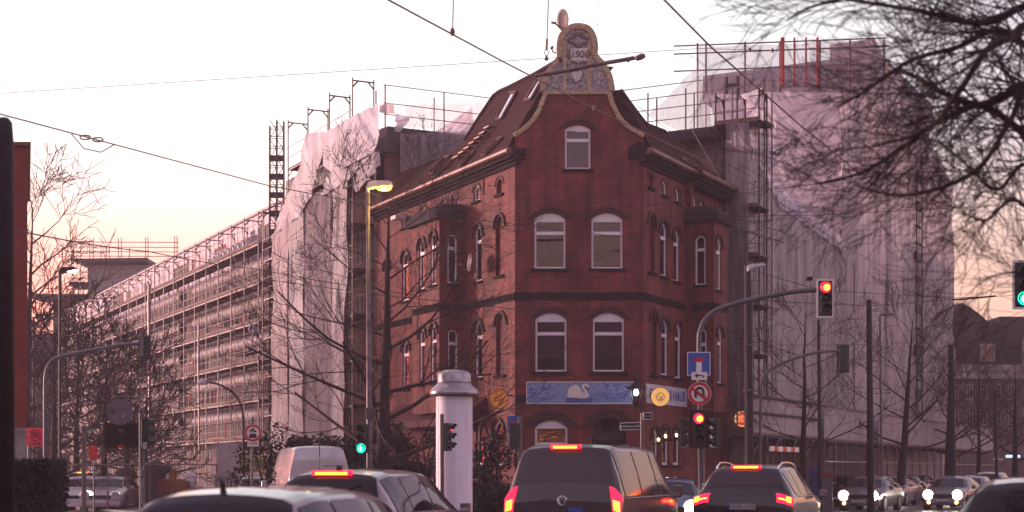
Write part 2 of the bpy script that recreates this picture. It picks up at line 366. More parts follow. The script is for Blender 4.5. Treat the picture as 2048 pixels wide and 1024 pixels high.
pavement([(-2.2,47.5),(4.2,53),(45,131),(60,160),(-75,160),(-58,139),(-8.6,45.5)])
pavement([(14,34),(60,122),(110,110),(60,20),(20,10)])
mk = MB()
for k in range(9):
    y = 14 + k*4.2; mk.box(1.55+k*.35, 1.68+k*.35, y, y+2, .006, .009)
mk.box(-6, 5.5, 41.2, 41.6, .006, .009)
rootmesh(mk, 'road_marking', 'marking', (0,14,0), None, None, kind='structure')

# ------------------------------------------------------------------ wall and window helpers
def arc(c, hw, zs, rise, n=10):
    if rise <= 0: return [(c+hw, zs), (c-hw, zs)]
    Rr = (hw*hw + rise*rise) / (2*rise); zc = zs + rise - Rr; a0 = math.asin(min(1, hw/Rr))
    if rise > hw: a0 = math.pi - a0
    return [(c + Rr*math.sin(a0 - 2*a0*k/n), zc + Rr*math.cos(a0 - 2*a0*k/n)) for k in range(n+1)]
def archpoly(s0, s1, z0, z1, rise, n=10):
    return [(s0,z0),(s1,z0)] + arc((s0+s1)/2, (s1-s0)/2, z1-rise, rise, n)
def pip(x, y, poly):
    c = False; n = len(poly)
    for i in range(n):
        x1,y1 = poly[i]; x2,y2 = poly[i-1]
        if (y1 > y) != (y2 > y) and x < (x2-x1)*(y-y1)/(y2-y1)+x1: c = not c
    return c
def wall(mb, outer, holes, d=0, reveal=.16):
    vs = []; es = []
    for lp in [outer] + holes:
        b = len(vs); vs += [Vector(p) for p in lp]; es += [(b+i, b+(i+1)%len(lp)) for i in range(len(lp))]
    ov, oe, of, *_ = delaunay_2d_cdt(vs, es, [], 0, 1e-6)
    idx = {}
    for f in of:
        cx = sum(ov[i].x for i in f)/3; cy = sum(ov[i].y for i in f)/3
        if not pip(cx, cy, outer) or any(pip(cx, cy, h) for h in holes): continue
        r_ = []
        for i in f:
            if i not in idx: idx[i] = mb.av((ov[i].x, d, ov[i].y))
            r_.append(idx[i])
        mb.f.append(r_)
    for h in holes:
        a = [mb.av((p[0], d, p[1])) for p in h]; b = [mb.av((p[0], d-reveal, p[1])) for p in h]
        for k in range(len(h)): mb.f.append([a[k], a[(k+1)%len(h)], b[(k+1)%len(h)], b[k]])
def ring(mb, c, hw, zs, rise, t0, t1, d0, d1, legs=0, n=12):
    """relief arch band between offsets t0 and t1 outside the opening"""
    inner = arc(c, hw+t0, zs, rise+t0*.9, n); outer_ = arc(c, hw+t1, zs, rise+t1*.9, n)
    if legs: inner = [(c+hw+t0, zs-legs)]+inner+[(c-hw-t0, zs-legs)]; outer_ = [(c+hw+t1, zs-legs)]+outer_+[(c-hw-t1, zs-legs)]
    for k in range(len(inner)-1):
        q = [inner[k], inner[k+1], outer_[k+1], outer_[k]]
        a = [mb.av((p[0], d0, p[1])) for p in q]; b = [mb.av((p[0], d1, p[1])) for p in q]
        mb.f.append(b); 
        for i, j in ((0,1),(1,2),(2,3),(3,0)): mb.f.append([a[i], a[j], b[j], b[i]])
def window(fr, par, s0, s1, z0, z1, rise, tr=None, d=0, dep=.13, head=0, curtain='curtain', glass='window_glass', archm='brick_dark', hood='band', half=0, sill=.12, fw=.065, mull=False, blind=False):
    c = (s0+s1)/2; hw = (s1-s0)/2; zs = z1-rise
    o = None
    if not blind:
        m = MB(fr); op = archpoly(s0, s1, z0, z1, rise); hs = s0+fw; 
        top = zs - head if head else None
        inn = [(s0+fw,z0+fw),(s1-fw,z0+fw)] + ([(s1-fw,top),(s0+fw,top)] if head else arc(c, hw-fw, zs, max(rise-fw*.8, .02)))
        wall(m, op, [inn], d-dep+.05, .05)
        if tr: m.box(s0+fw-.005, s1-fw+.005, d-dep, d-dep+.066, tr-.06, tr+.06)
        if mull: m.box(c-.03, c+.03, d-dep, d-dep+.058, z0+fw, top or zs)
        # inner sash line
        o = m.build('window', 'white_frame', par)
        p = MB(fr); p.prism(inn, d-dep-.006, d-dep+.012); p.build('pane', glass, o)
        if curtain:
            k = MB(fr); rows = []; zb = z0+.05 + half; zt = (top or zs)
            nn = int((s1-s0)/.035)
            am = .025 if curtain == 'curtain' else .006
            for zz in (zt, (zt+zb)/2, zb): rows.append([(s0+.02+(s1-s0-.04)*i/nn, d-dep-.10+am*math.sin(i*1.7+math.sin(i*.6)*2), zz) for i in range(nn+1)])
            k.grid(rows).build('curtain', curtain, o, smooth=True, recalc=False)
    tgt = o or par
    if sill:
        m = MB(fr); m.box(s0-sill, s1+sill, d-.1, d+.09, z0-.10, z0-.005); m.build('sill', 'stone_dark', tgt)
    if hood:
        m = MB(fr)
        if hood == 'band':
            ring(m, c, hw, zs, rise, .16, .24, d, d+.05); ring(m, c, hw, zs, rise, .03, .13, d, d+.022)
        elif hood == 'hood': ring(m, c, hw, zs, rise, .07, .17, d, d+.075, legs=.05); m.box(c-hw-.22, c-hw-.06, d, d+.08, zs-.12, zs-.02); m.box(c+hw+.06, c+hw+.22, d, d+.08, zs-.12, zs-.02)
        elif hood == 'thin': ring(m, c, hw, zs, rise, .10, .15, d, d+.03)
        m.build('arch', archm, tgt)
    return o

# ------------------------------------------------------------------ the red brick corner house
hx = FF(2.3,0,0); house = E('corner_house', (2.4, D0+3, 0), 'red brick three storey corner house with curved gable, tile pictures and dark roof', 'house')
# corner facet
sc = lambda px: (px-1030)/FPX*D0
zc = lambda py: Z_(py, D0)
gable_r = [(1287,274),(1275,268),(1263,261),(1251,253),(1240,242),(1232,230),(1225,215),(1219,200),(1215,184)]
gable_l = [(1093,184),(1092,192),(1086,208),(1079,225),(1069,240),(1058,253),(1044,264),(1030,273)]
outer = [(0,0),(sc(1287),0)] + [(sc(x),zc(y)) for x,y in gable_r+gable_l]
wins = []
for a,b,z0,z1,ri,tr_,hd,cur,half in ((1069,1131,537,425,13,466,.10,'curtain',0),(1183,1245,537,425,13,466,.10,'curtain',.1),
        (1071,1133,743,625,13,667,.10,'curtain_plain',.45),(1186,1248,743,625,13,667,.10,'curtain_plain',.45),(1130,1181,338,249,9,280,.05,'curtain_plain',0)):
    wins.append((sc(a),sc(b),zc(z0),zc(z1),ri/FPX*D0,zc(tr_),hd,cur,half))
holes = [archpoly(w_[0],w_[1],w_[2],w_[3],w_[4]) for w_ in wins]
gw = (sc(1070),sc(1135),zc(925),zc(840),16/FPX*D0); gd = (sc(1184),sc(1252),.35,zc(836),20/FPX*D0)
holes += [archpoly(*gw), archpoly(*gd)]
m = MB(FF); wall(m, outer, holes, 0, .2); m.build('facade_wall', 'brick_red', house)
for w_ in wins: window(FF, house, *w_[:5], tr=w_[5], head=w_[6], curtain=w_[7], half=w_[8], dep=.14)
# pub window with white arch head and amber screen
gwin = window(FF, house, *gw[:5], head=zc(856)*0+ (gw[3]-gw[4]) - zc(857), dep=.13, curtain=None, glass='window_glass', hood=None, tr=zc(888), fw=.08)
m = MB(FF); m.box(gw[0]+.1, gw[1]-.1, -.2, -.17, zc(884), zc(858)); m.build('lit_screen', 'screen_amber', gwin)
m = MB(FF)
for k in range(26): 
    x = gw[0]+.15+random.random()*.9; z = zc(882)+random.random()*.36; m.box(x, x+.018, -.168, -.155, z, z+.018)
m.build('fairy_lights', 'bulb_spark', gwin)
m = MB(FF)
for c_, hw_, zs_, ri_ in ((sum(gw[:2])/2,(gw[1]-gw[0])/2,gw[3]-gw[4],gw[4]),(sum(gd[:2])/2,(gd[1]-gd[0])/2,gd[3]-gd[4],gd[4])):
    ring(m, c_, hw_, zs_, ri_, .28, .40, 0, .06, n=16); ring(m, c_, hw_, zs_, ri_, .03, .22, 0, .025, n=16)
m.build('arch', 'brick_dark', house)
# recessed pub door
m = MB(FF); m.box(gd[0], gd[1], -.75, -.7, .35, gd[3]); door = m.build('door', 'render_tan', house)
m = MB(FF); c_ = (gd[0]+gd[1])/2
pts = [(c_+.23*math.cos(6.283*k/20), zc(850)+.25*math.sin(6.283*k/20)) for k in range(20)]; m.prism(pts, -.69, -.6); m.build('round_window', 'room_dark', door)
m = MB(FF)
for k in range(12):
    x = gd[0]+.05+k*.1; m.tube([(x,-.55,zc(886)),(x+.05,-.52,zc(880)+random.random()*.06),(x+.1,-.55,zc(886))], .025, 5)
for k in range(7): m.box(gd[0]+.04+k*.18, gd[0]+.07+k*.18, -.6, -.57, .4, zc(886))
m.box(gd[0], gd[1], -.6, -.55, zc(890), zc(886)); m.build('iron_grille', 'steel_dark', door)
# string course
def course(fr, s0, s1, par, z0, z1, d=0):
    m = MB(fr); m.box(s0, s1, d-.02, d+.045, z1-.045, z1); m.box(s0, s1, d-.02, d+.035, z0, z0+.04)
    n = int((s1-s0)/.11)
    for k in range(n): m.box(s0+k*.11, s0+k*.11+.06, d-.02, d+.03, z0+.04, z1-.045)
    m.box(s0, s1, d-.02, d+.008, z0+.04, z1-.045)
    m.build('string_course', 'stone_dark', par)
course(FF, 0, sc(1287), house, zc(600), zc(585))
m = MB(FF); m.box(0, sc(1054), 0, .03, zc(806), zc(792)); m.build('string_course', 'stone_dark', house)
# tile picture with a swan
t0,t1,tz0,tz1 = sc(1054), sc(1266), zc(806.5), zc(765)
m = MB(FF); m.box(t0, t1, 0, .05, tz0, tz1); pic = m.build('tile_picture', 'tile_blue', house)
m = MB(FF); e = .03
m.box(t0-e,t1+e,0,.065,tz1,tz1+e); m.box(t0-e,t1+e,0,.065,tz0-e,tz0); m.box(t0-e,t0,0,.065,tz0,tz1); m.build('frame', 'swan_white', pic)
m = MB(FF); px_ = lambda x,y: (sc(1040+x/6.828), zc(750+y/6.828))
body = [(650,300),(640,270),(655,235),(650,205),(672,185),(690,160),(720,150),(740,138),(775,140),(800,155),(822,185),(840,215),(862,245),(885,262),(872,225),(855,190),(845,160),(852,132),(875,118),(905,122),(930,140),(943,160),(940,180),(925,178),(910,160),(890,145),(878,150),(885,180),(905,215),(930,250),(940,285),(925,310),(890,318),(830,320),(760,312),(690,312)]
m.prism([px_(*p) for p in body], .05, .085); m.build('swan', 'swan_white', pic)
m = MB(FF); m.prism([px_(*p) for p in ((903,168),(945,178),(935,200),(915,190))], .05, .095); m.build('beak', 'mosaic_brown', pic)
m = MB(FF)
for k in range(5):
    m.tube([(px_(625+20*i, 322+k*13+7*math.sin(i*.9+k))[0], .058, px_(0, 322+k*13+7*math.sin(i*.9+k))[1]) for i in range(19)], .014, 4)
for base, span, cnt in (((120,330),(330,180),34),((1140,330),(360,200),34)):
    for k in range(cnt):
        a = random.uniform(-.6, 3.4); L = random.uniform(20,75); x = base[0]+random.random()*span[0]; y = base[1]-random.random()*span[1]
        q = [px_(x, y), px_(x+L*.4*math.cos(a)-6, y-L*.4*math.sin(a)), px_(x+L*math.cos(a), y-L*math.sin(a)*.7)]
        m.tube([(p[0], .05, p[1]) for p in q], [.012, .028, .006], 4)
for k in range(6): m.tube([(px_(950+i*60, 250+k*20+4*math.sin(i+k))[0], .052, px_(0, 250+k*20+4*math.sin(i+k))[1]) for i in range(9)], .006, 4)
m.build('painted_leaves', 'tile_blue_deep', pic)
# curved gable top
gp = [(1088,184),(1090,168),(1096,152),(1110,133),(1122.5,117),(1122.5,90),(1127.6,72),(1141,60),(1157,56.5),(1174,61),(1183,75),(1187,95),(1187,113),(1204,133),(1216,156),(1221,184)]
m = MB(FF); pts = [(sc(x),zc(y)) for x,y in gp]; m.prism(pts, -.35, .02); gt = m.build('gable_top', 'mosaic', house)
m = MB(FF)
def coping(path, d0, d1, wd):
    """continuous moulded edge following the gable outline"""
    q = [Vector((p[0],0,p[1])) for p in path]; out = []
    for i in range(len(q)-1):
        a, b, c, d = q[max(i-1,0)], q[i], q[i+1], q[min(i+2,len(q)-1)]
        for k in range(4): t = k/4; out.append(.5*((2*b)+(c-a)*t+(2*a-5*b+4*c-d)*t*t+(3*b-a-3*c+d)*t**3))
    out.append(q[-1]); A = []
    for i, p in enumerate(out):
        t = (out[min(i+1,len(out)-1)]-out[max(i-1,0)]).normalized(); nn = Vector((-t.z,0,t.x))
        A.append([m.av(p + nn*e_ + Vector((0,dd,0))) for e_, dd in ((wd*.18,d0),(wd*.18,d1),(-wd*.25,d1+.02),(-wd*.8,d1),(-wd*.8,d0))])
    for i in range(len(A)-1):
        for k in range(5): m.f.append([A[i][k], A[i][(k+1)%5], A[i+1][(k+1)%5], A[i+1][k]])
    m.f += [A[0][::-1], A[-1]]
coping(pts[::-1], -.38, .085, .21)
coping([(sc(x),zc(y)) for x,y in gable_r[::-1]][::-1], -.36, .07, .17)
coping([(sc(x),zc(y)) for x,y in gable_l], -.36, .07, .17)
for x in (1129,1179): m.box(sc(x)-.07, sc(x)+.07, .0, .06, zc(184), zc(84))
m.box(sc(1089), sc(1220), .0, .07, zc(189), zc(182)); m.build('coping', 'ochre', gt)
m = MB(FF); m.prism([(sc(x),zc(y)) for x,y in ((1141,98),(1177,96),(1176,122),(1143,122))], .02, .05); m.build('year_plaque', 'mosaic_pale', gt)
m = MB(FF); m.prism([(sc(x),zc(y)) for x,y in ((1143,147),(1148,143),(1154,147),(1160,141),(1165,148),(1161,158),(1152,165),(1146,158))], .02, .07); m.build('heart_shield', 'mosaic_pale', gt)
for x0, x1 in ((1134,1175),(1098,1118),(1192,1212)):
    for k in range(7):
        x = random.uniform(x0,x1); y = random.uniform(150,178); m = MB(FF)
        m.tube([(sc(x),.03,zc(y)),(sc(x+3),.05,zc(y-3)),(sc(x+6),.03,zc(y+1))], .022, 5); m.build('leaf_relief', 'mosaic_pale', gt)
for sg in (-1,1):
    c0 = sc(1157)
    m = MB(FF); m.tube([(c0,.04,zc(95)),(c0+sg*.12,.06,zc(88)),(c0+sg*.28,.05,zc(86)),(c0+sg*.36,.04,zc(79)),(c0+sg*.2,.04,zc(75)),(c0,.04,zc(70))], .04, 6); m.build('garland', 'mosaic_brown', gt)
    m = MB(FF); m.tube([(c0+sg*.05,.04,zc(72)),(c0+sg*.2,.05,zc(69)),(c0+sg*.1,.04,zc(66)),(c0,.04,zc(69))], .02, 5); m.build('garland', 'mosaic_brown', gt)
    m = MB(FF); m.tube([(c0+sg*.33,.04,zc(118)),(c0+sg*.4,.06,zc(108)),(c0+sg*.36,.04,zc(100))], .045, 6); m.build('garland', 'mosaic_brown', gt)
    m = MB(FF); m.tube([(c0+sg*.02,.04,zc(128)),(c0+sg*.2,.05,zc(124)),(c0+sg*.3,.04,zc(130))], .03, 5); m.build('garland', 'mosaic_brown', gt)
for k in range(12):
    x = random.uniform(1136,1174); y = random.uniform(130,176); m = MB(FF); m.tube([(sc(x),.03,zc(y)),(sc(x-4),.05,zc(y-4)),(sc(x-2),.03,zc(y-8))], .018, 5); m.build('leaf_relief', 'mosaic_brown', gt)
text_part('1906', 'mosaic_brown', gt, FF(sc(1159.5), .055, zc(110)), (1,0,0), (0,0,1), .36, 'year', bold=.006, sx=.9)
# cornice stubs at both shoulders
for a,b,side in ((1016,1052,-1),(1256,1296,1)):
    m = MB(FF); m.box(sc(a), sc(b), -.4, .16, zc(310), zc(298)); m.box(sc(a+3), sc(b-3), -.4, .08, zc(319), zc(310))
    if side > 0: m.prism([(sc(1256),zc(298)),(sc(1292),zc(298)),(sc(1284),zc(286)),(sc(1275),zc(284))], -.5, .12)
    m.build('cornice_end', 'stone_dark', house)

# left and right wings
EL = FL.z(305, 0); 
Lw, Rw = 13.4, 9.6
def wing(fr, L, bay0, bay1, bp, zeave, wlist, blist, slist, blinds, gf, bayroofz):
    hs = [archpoly(*w_[:4], w_[4]) for w_ in wlist + blinds + gf]
    m = MB(fr); wall(m, [(0,0),(L,0),(L,zeave),(0,zeave)], hs, 0, .16)
    m.build('facade_wall', 'brick_red', house)
    for w_ in blinds:
        m = MB(fr); m.prism(archpoly(*w_[:5]), -.22, -.13); m.build('blind_panel', 'brick_red', house)
        window(fr, house, *w_[:5], blind=True, hood=w_[5], sill=.08)
    for w_ in wlist: window(fr, house, *w_[:5], tr=w_[6], hood=w_[5], sill=.08, curtain=w_[7], dep=w_[8] if len(w_)>8 else .11, fw=.07, glass='window_glass')
    for w_ in gf: window(fr, house, *w_[:5], hood='hood', curtain=None, glass='window_glass_dark', fw=.09)
    # bay
    bfr = Fac(*fr(0, bp, 0)[:2], *fr.u, *fr.n)
    sfr = Fac(*fr(bay0, 0, 0)[:2], *fr.n, -fr.u[0], -fr.u[1])      # near cheek, s runs outwards
    ffr = Fac(*fr(bay1, 0, 0)[:2], *fr.n, *fr.u)
    b = MB(); 
    zt = bayroofz; zb = 3.9
    b.fr = bfr; wall(b, [(bay0,zb),(bay1,zb),(bay1,zt),(bay0,zt)], [archpoly(*w_[:5]) for w_ in blist], 0, .15)
    b.fr = sfr; wall(b, [(0,zb),(bp,zb),(bp,zt),(0,zt)], [archpoly(*w_[:5]) for w_ in slist], 0, .15)
    b.fr = ffr; wall(b, [(0,zb),(bp,zb),(bp,zt),(0,zt)], [], 0)
    b.fr = fr; b.poly([(bay0,0,zb),(bay1,0,zb),(bay1,bp,zb),(bay0,bp,zb)])
    b.box(bay0+.1,bay1-.1,0,bp*.6,zb-.35,zb)
    bay = b.build('bay', 'brick_red', house, recalc=False)
    for w_ in blist: window(bfr, house, *w_[:5], tr=w_[6], hood=w_[5], sill=.07, curtain=w_[7], dep=.1, fw=.07)
    for w_ in slist: window(sfr, house, *w_[:5], tr=w_[6], hood=w_[5], sill=.05, curtain=w_[7], dep=.08, fw=.06)
    h = MB(fr); o_ = .22; prof = [(-.02,zt),( bp+o_,zt),(bp+o_+.03,zt+.12),(bp+.05,zt+.38),(bp*.6,zt+.5),(-.02,zt+.55)]
    rows = []
    for s_, k in ((bay0-o_-.02,.0),(bay0-o_,.35),(bay0-.02,.75),(bay0+.3,1),(bay1-.3,1),(bay1+.02,.75),(bay1+o_,.35),(bay1+o_+.02,0)):
        rows.append([(s_, p[0] if i<1 or i==5 else p[0]*(1 if k>=.3 else 1), zt + (p[1]-zt)*k) for i,p in enumerate(prof)])
    h.grid(rows); h.box(bay0-o_, bay1+o_, 0, bp+o_, zt-.14, zt+.02); h.build('bay_roof', 'lead', house)
    course(fr, 0, bay0, house, zc(600), zc(585)); course(fr, bay1, L, house, zc(600), zc(585)); course(bfr, bay0, bay1, house, zc(600), zc(585)); course(sfr, 0, bp, house, zc(600), zc(585))
    return bfr, sfr
def wq(fr, x0, x1, yb, yt, rise=.3, hood='hood', tr=.72, cur='curtain_plain', d=0):
    s0, s1 = sorted((fr.s(x0, d), fr.s(x1, d))); sm = (s0+s1)/2; z0 = fr.z(yb, sm, d); z1 = fr.z(yt, sm, d)
    return [s0, s1, z0, z1, min(rise, (s1-s0)*.5), hood, z0+(z1-z0)*tr if tr else None, cur]
BL0, BL1, BPL = 4.32, 6.95, 1.05
BR0, BR1, BPR = 4.19, 5.7, 1.15
_b = Fac(*FL(0,BPL,0)[:2], *FL.u, *FL.n); _s = Fac(*FL(BL0,0,0)[:2], *FL.n, -FL.u[0], -FL.u[1])
lw = [wq(FL,949,963,563,453), wq(FL,804,817,602,504), wq(FL,769,779,612,522), wq(FL,950,964,755,643), wq(FL,805,818,778,683), wq(FL,770,780,785,690),
      wq(FL,947,959,402,371,.25,'thin',None,None), wq(FL,905,914,418,391,.25,'thin',None,None), wq(FL,884,893,421,399,.25,'thin',None,None), wq(FL,842,851,435,414,.25,'thin',None,None), wq(FL,804,812,456,433,.25,'thin',None,None)]
lb = [wq(FL,991,1007,551,433), wq(FL,992,1010,750,629), wq(FL,993,1005,388,358,.25,'thin')]
lbay = [wq(_b,861,872,570,465), wq(_b,838,849,579,479), wq(_b,862,873,765,650), wq(_b,839,850,768,658)]
lside = [wq(_s,913.5,895,567,469,.12,None), wq(_s,915,896,757,660,.12,None)]
for w_ in lside: w_[0], w_[1] = min(w_[:2]), max(w_[:2])
wing(FL, Lw, BL0, BL1, BPL, EL-.25, lw, lbay, lside, lb, [wq(FL,952,970,930,840), wq(FL,986,1006,930,842)], FL.z(434,BL0,0))
_b = Fac(*FR(0,BPR,0)[:2], *FR.u, *FR.n); _s = Fac(*FR(BR0,0,0)[:2], *FR.n, -FR.u[0], -FR.u[1])
rw = [wq(FR,1321,1334,553,446), wq(FR,1347,1359,563,460), wq(FR,1323,1336,751,640), wq(FR,1350,1362,757,647),
      wq(FR,1324,1334,391,363,.25,'thin',None,None), wq(FR,1350,1359,404,378,.25,'thin',None,None), wq(FR,1384,1393,423,394,.25,'thin',None,None), wq(FR,1399,1407,427,403,.25,'thin',None,None), wq(FR,1425,1431,429,416,.2,'thin',None,None)]
rb = [wq(FR,1297,1309,545,431), wq(FR,1302,1313,750,625), wq(FR,1297,1306,375,348,.25,'thin')]
rbay = [wq(_b,1433,1442,580,476), wq(_b,1435,1444,767,656)]
rside = [wq(_s,1390.6,1411,570,472,.2,'thin'), wq(_s,1392.6,1413,768,658,.2,'thin')]
for w_ in rside: w_[0], w_[1] = min(w_[:2]), max(w_[:2])
rgf = [wq(FR,1304,1317,930,858,.35), wq(FR,1324,1338,930,855,.35), wq(FR,1346,1360,930,858,.35)]
wing(FR, Rw, BR0, BR1, BPR, EL-.25, rw, rbay, rside, rb, rgf, _s.z(437, .5))
# eaves: moulded cornice with copper gutter
for fr, L, sg in ((FL, Lw, 1), (FR, Rw, 1)):
    segs = [(-.25, L, 0)] if fr is FL else [(-.25, BR0, 0), (BR0, L, .22)]
    for a, b, dd in segs:
        m = MB(fr); m.box(a,b,-.1,dd+.30,EL-.24,EL-.10); m.box(a,b,-.1,dd+.18,EL-.34,EL-.24); m.box(a,b,-.1,dd+.09,EL-.48,EL-.34); m.build('cornice', 'stone_dark', house)
        m = MB(fr); m.tube([(a,dd+.36,EL),(b,dd+.36,EL)], .12, 10); m.box(a,b,dd+.2,dd+.42,EL-.10,EL-.04); m.build('gutter', 'gutter', house, smooth=False)
m = MB(FR); m.box(BR0-.05, BR0+.12, 0, .24, 5, EL-.3); m.build('pilaster', 'brick_red', house)
m = MB(FR); m.tube([(8.95,.12,EL-.3),(8.95,.12,.2)], .07, 8); m.build('downpipe', 'lead', house)
# roof: steep slopes traced onto their own planes
class Slope:
    """plane through the eave of a facade, leaning inwards with pitch k (rise per metre)"""
    def __init__(s, fr, d0, z0, k): s.fr, s.d0, s.z0, s.k = fr, d0, z0, k
    def hit(s, px, py):
        rx, rz = (px-1024)/FPX, (HOR-py)/FPX; n = s.fr.n; o = s.fr.o
        # d(Y) = (rx*Y-ox)*nx+(Y-oy)*ny ; z = CH+rz*Y = z0 + k*(d0-d)
        A = rx*n[0]+n[1]; B = -o[0]*n[0]-o[1]*n[1]
        Y = (s.z0 + s.k*s.d0 - s.k*B - CH) / (rz + s.k*A); return Vector((rx*Y, Y, CH+rz*Y))
    def sdz(s, p):
        x, y = p.x-s.fr.o[0], p.y-s.fr.o[1]; return (x*s.fr.u[0]+y*s.fr.u[1], x*s.fr.n[0]+y*s.fr.n[1], p.z)
SL = Slope(FL, .3, EL+.05, 1.9); SR = Slope(FR, .3, EL+.05, 2.1)
def roofpoly(sl, pts3, other):
    m = MB(sl.fr); k = []
    for p in pts3:
        a, d, z = sl.sdz(p); m.v.append(p); m.uv.append((a, (z-EL)*1.12)); k.append(len(m.v)-1)
    m.f.append(k); return m, k
def planept(sl, z, Y):
    d = sl.d0 - (z - sl.z0)/sl.k; fr = sl.fr; a = (Y - fr.o[1] - fr.n[1]*d)/fr.u[1]; return fr(a, d, z)
edgeL = [SL.hit(x,y) for x,y in ((1122,118),(1071,148),(1016,176),(1000,183),(989,191),(977,208),(954,243),(930,281),(915,296),(888,312),(860,329))]
botL = [FL(Lw,.3,EL+.05), FL(-.1,.3,EL+.05)]
endL = SL.hit(775,397)
def extr(name, pts3, fr, inward, sl, m_='roof_tile'):
    """roof slab: sloping face plus a body behind it"""
    m = MB(); 
    for p in pts3:
        a, d, z = sl.sdz(p); m.v.append(p.copy()); m.uv.append((a, (z-EL)*1.12))
    n = len(pts3)
    for p in pts3: m.v.append(p + Vector((-fr.n[0]*inward, -fr.n[1]*inward, -.02))); m.uv.append((0,0))
    tris = tessellate_polygon([[Vector((sl.sdz(p)[0], sl.sdz(p)[2], 0)) for p in pts3]])
    for t in tris: m.f.append(list(t)); m.f.append([i+n for i in t][::-1])
    for k in range(n): m.f.append([k,(k+1)%n,(k+1)%n+n,k+n])
    return m.build(name, m_, house)
roofL = extr('roof', [planept(SL, EL+.05, D0+.06), planept(SL, EL+1.2, D0+.06), planept(SL, 16.2, D0+.06)] + edgeL + [endL, botL[0]], FL, 2.2, SL)
edgeR = [SR.hit(x,y) for x,y in ((1221,168),(1241,180),(1254,199),(1274,226),(1293,250),(1330,264),(1357,282),(1381,302),(1416,341),(1449,362))]
edgeR = [p if p.y > D0+.06 else planept(SR, p.z, D0+.06) for p in edgeR]
roofR = extr('roof', [planept(SR, EL+.05, D0+.06), planept(SR, EL+1.2, D0+.06), planept(SR, 14.2, D0+.06)] + edgeR + [FR(Rw,.3,EL+.05)], FR, 1.6, SR)
m = MB(); m.tube(edgeL[:8], .10, 6); m.tube(edgeR[1:6], .09, 6); m.build('ridge_tiles', 'roof_tile', house)
m = MB(); m.obox(FL(5,-4,EL-.5), (2.5,0,0), (0,4,0), (0,0,.6)); m.build('attic_floor', 'plank_dark', house)
# skylights, roof steps
def skylight(sl, q, m_='skylight_glass', fr_='gutter'):
    p = [sl.hit(*c) for c in q]; nrm = (p[1]-p[0]).cross(p[3]-p[0]).normalized()
    if nrm.y > 0: nrm = -nrm
    m = MB()
    for k in range(4): m.tube([p[k]+nrm*.06, p[(k+1)%4]+nrm*.06], .055, 4)
    o = m.build('skylight', fr_, roofL if sl is SL else roofR)
    g_ = MB(); g_.poly([v+nrm*.05 for v in p]); g_.build('pane', m_, o)
for q in (((1021,188),(1034.6,186),(1005,239),(993,241)), ((1077,161),(1089,156),(1065,199),(1051,203)), ((997,280),(1008,276),(973,311),(963.5,314)), ((944,306),(951,305),(925,334),(918,338))): skylight(SL, q)
for q in (((891,316),(901,314),(866,350),(859,348)), ((903,321),(912,318),(873,355),(864,358))): skylight(SL, q, 'window_glass_dark', 'gutter')
skylight(SR, ((1362,320),(1368,319),(1392,333),(1384,334)), 'skylight_glass')
for x, y in ((923,320),(934,311),(945,302),(955,292),(966,282),(976,272),(985,261)):
    p = SL.hit(x, y); n = Vector((FL.n[0],FL.n[1],0)); u = Vector((FL.u[0],FL.u[1],0))
    m = MB(); m.obox(p+n*.16+Vector((0,0,.1)), u*.22, n*.12, (0,0,.025)); m.tube([p+n*.02, p+n*.26+Vector((0,0,.1))], .02, 4); m.build('roof_step', 'gutter', roofL)
# near-black floors and backing sheets, the shade of the rooms put into their colour
m = MB(FF); m.box(.3, 4.3, -1.3, -1.2, .2, 12.8); m.fr = FL; m.box(.8, Lw, -1.3, -1.2, .2, 12.8); m.fr = FR; m.box(.8, Rw, -1.3, -1.2, .2, 12.8)
for z in (4.3, 8.0, 11.8): m.fr = FL; m.box(.5, Lw, -1.2, -.25, z, z+.1); m.fr = FR; m.box(.5, Rw, -1.2, -.25, z, z+.1)
m.build('dark_backing', 'room_dark', house)
# pub sign band on the right street side
s0, s1 = FR.s(1291), FR.s(1371)
m = MB(FR); m.box(s0, s1, 0, .06, FR.z(806, s0), FR.z(767, s0)); sb = m.build('sign_board', 'tile_pale', house)
zz = (FR.z(806, s0)+FR.z(767, s0))/2
text_part('SCHWAN HAUS', 'tile_blue_deep', sb, FR((s0+s1)/2, .07, zz), (*FR.u,0), (0,0,1), .52, bold=.012, sx=.95)
# things fixed to the house
aw = MB(FL); zz = FL.z(838, 1.8); s0 = FL.s(972); aw.prism([(s0,zz-.2),(s0+8.5,zz-.2),(s0+8.5,zz+.05),(s0,zz+.05)], 1.0, 1.05)
aw.fr = ident
a0, a1 = FL(s0,0,zz+.85), FL(s0+8.5,0,zz+.85); b0, b1 = FL(s0,1.03,zz+.05), FL(s0+8.5,1.03,zz+.05)
aw.poly([a0,a1,b1,b0]); aw.poly([a0,b0,FL(s0,0,zz+.0)])
rootmesh(aw, 'awning', mat('awning_red', (.07,.012,.014), .8, nscale=4), FL(s0,0,zz), 'dark red awning over the ground floor behind the bushes', 'awning', recalc=False)

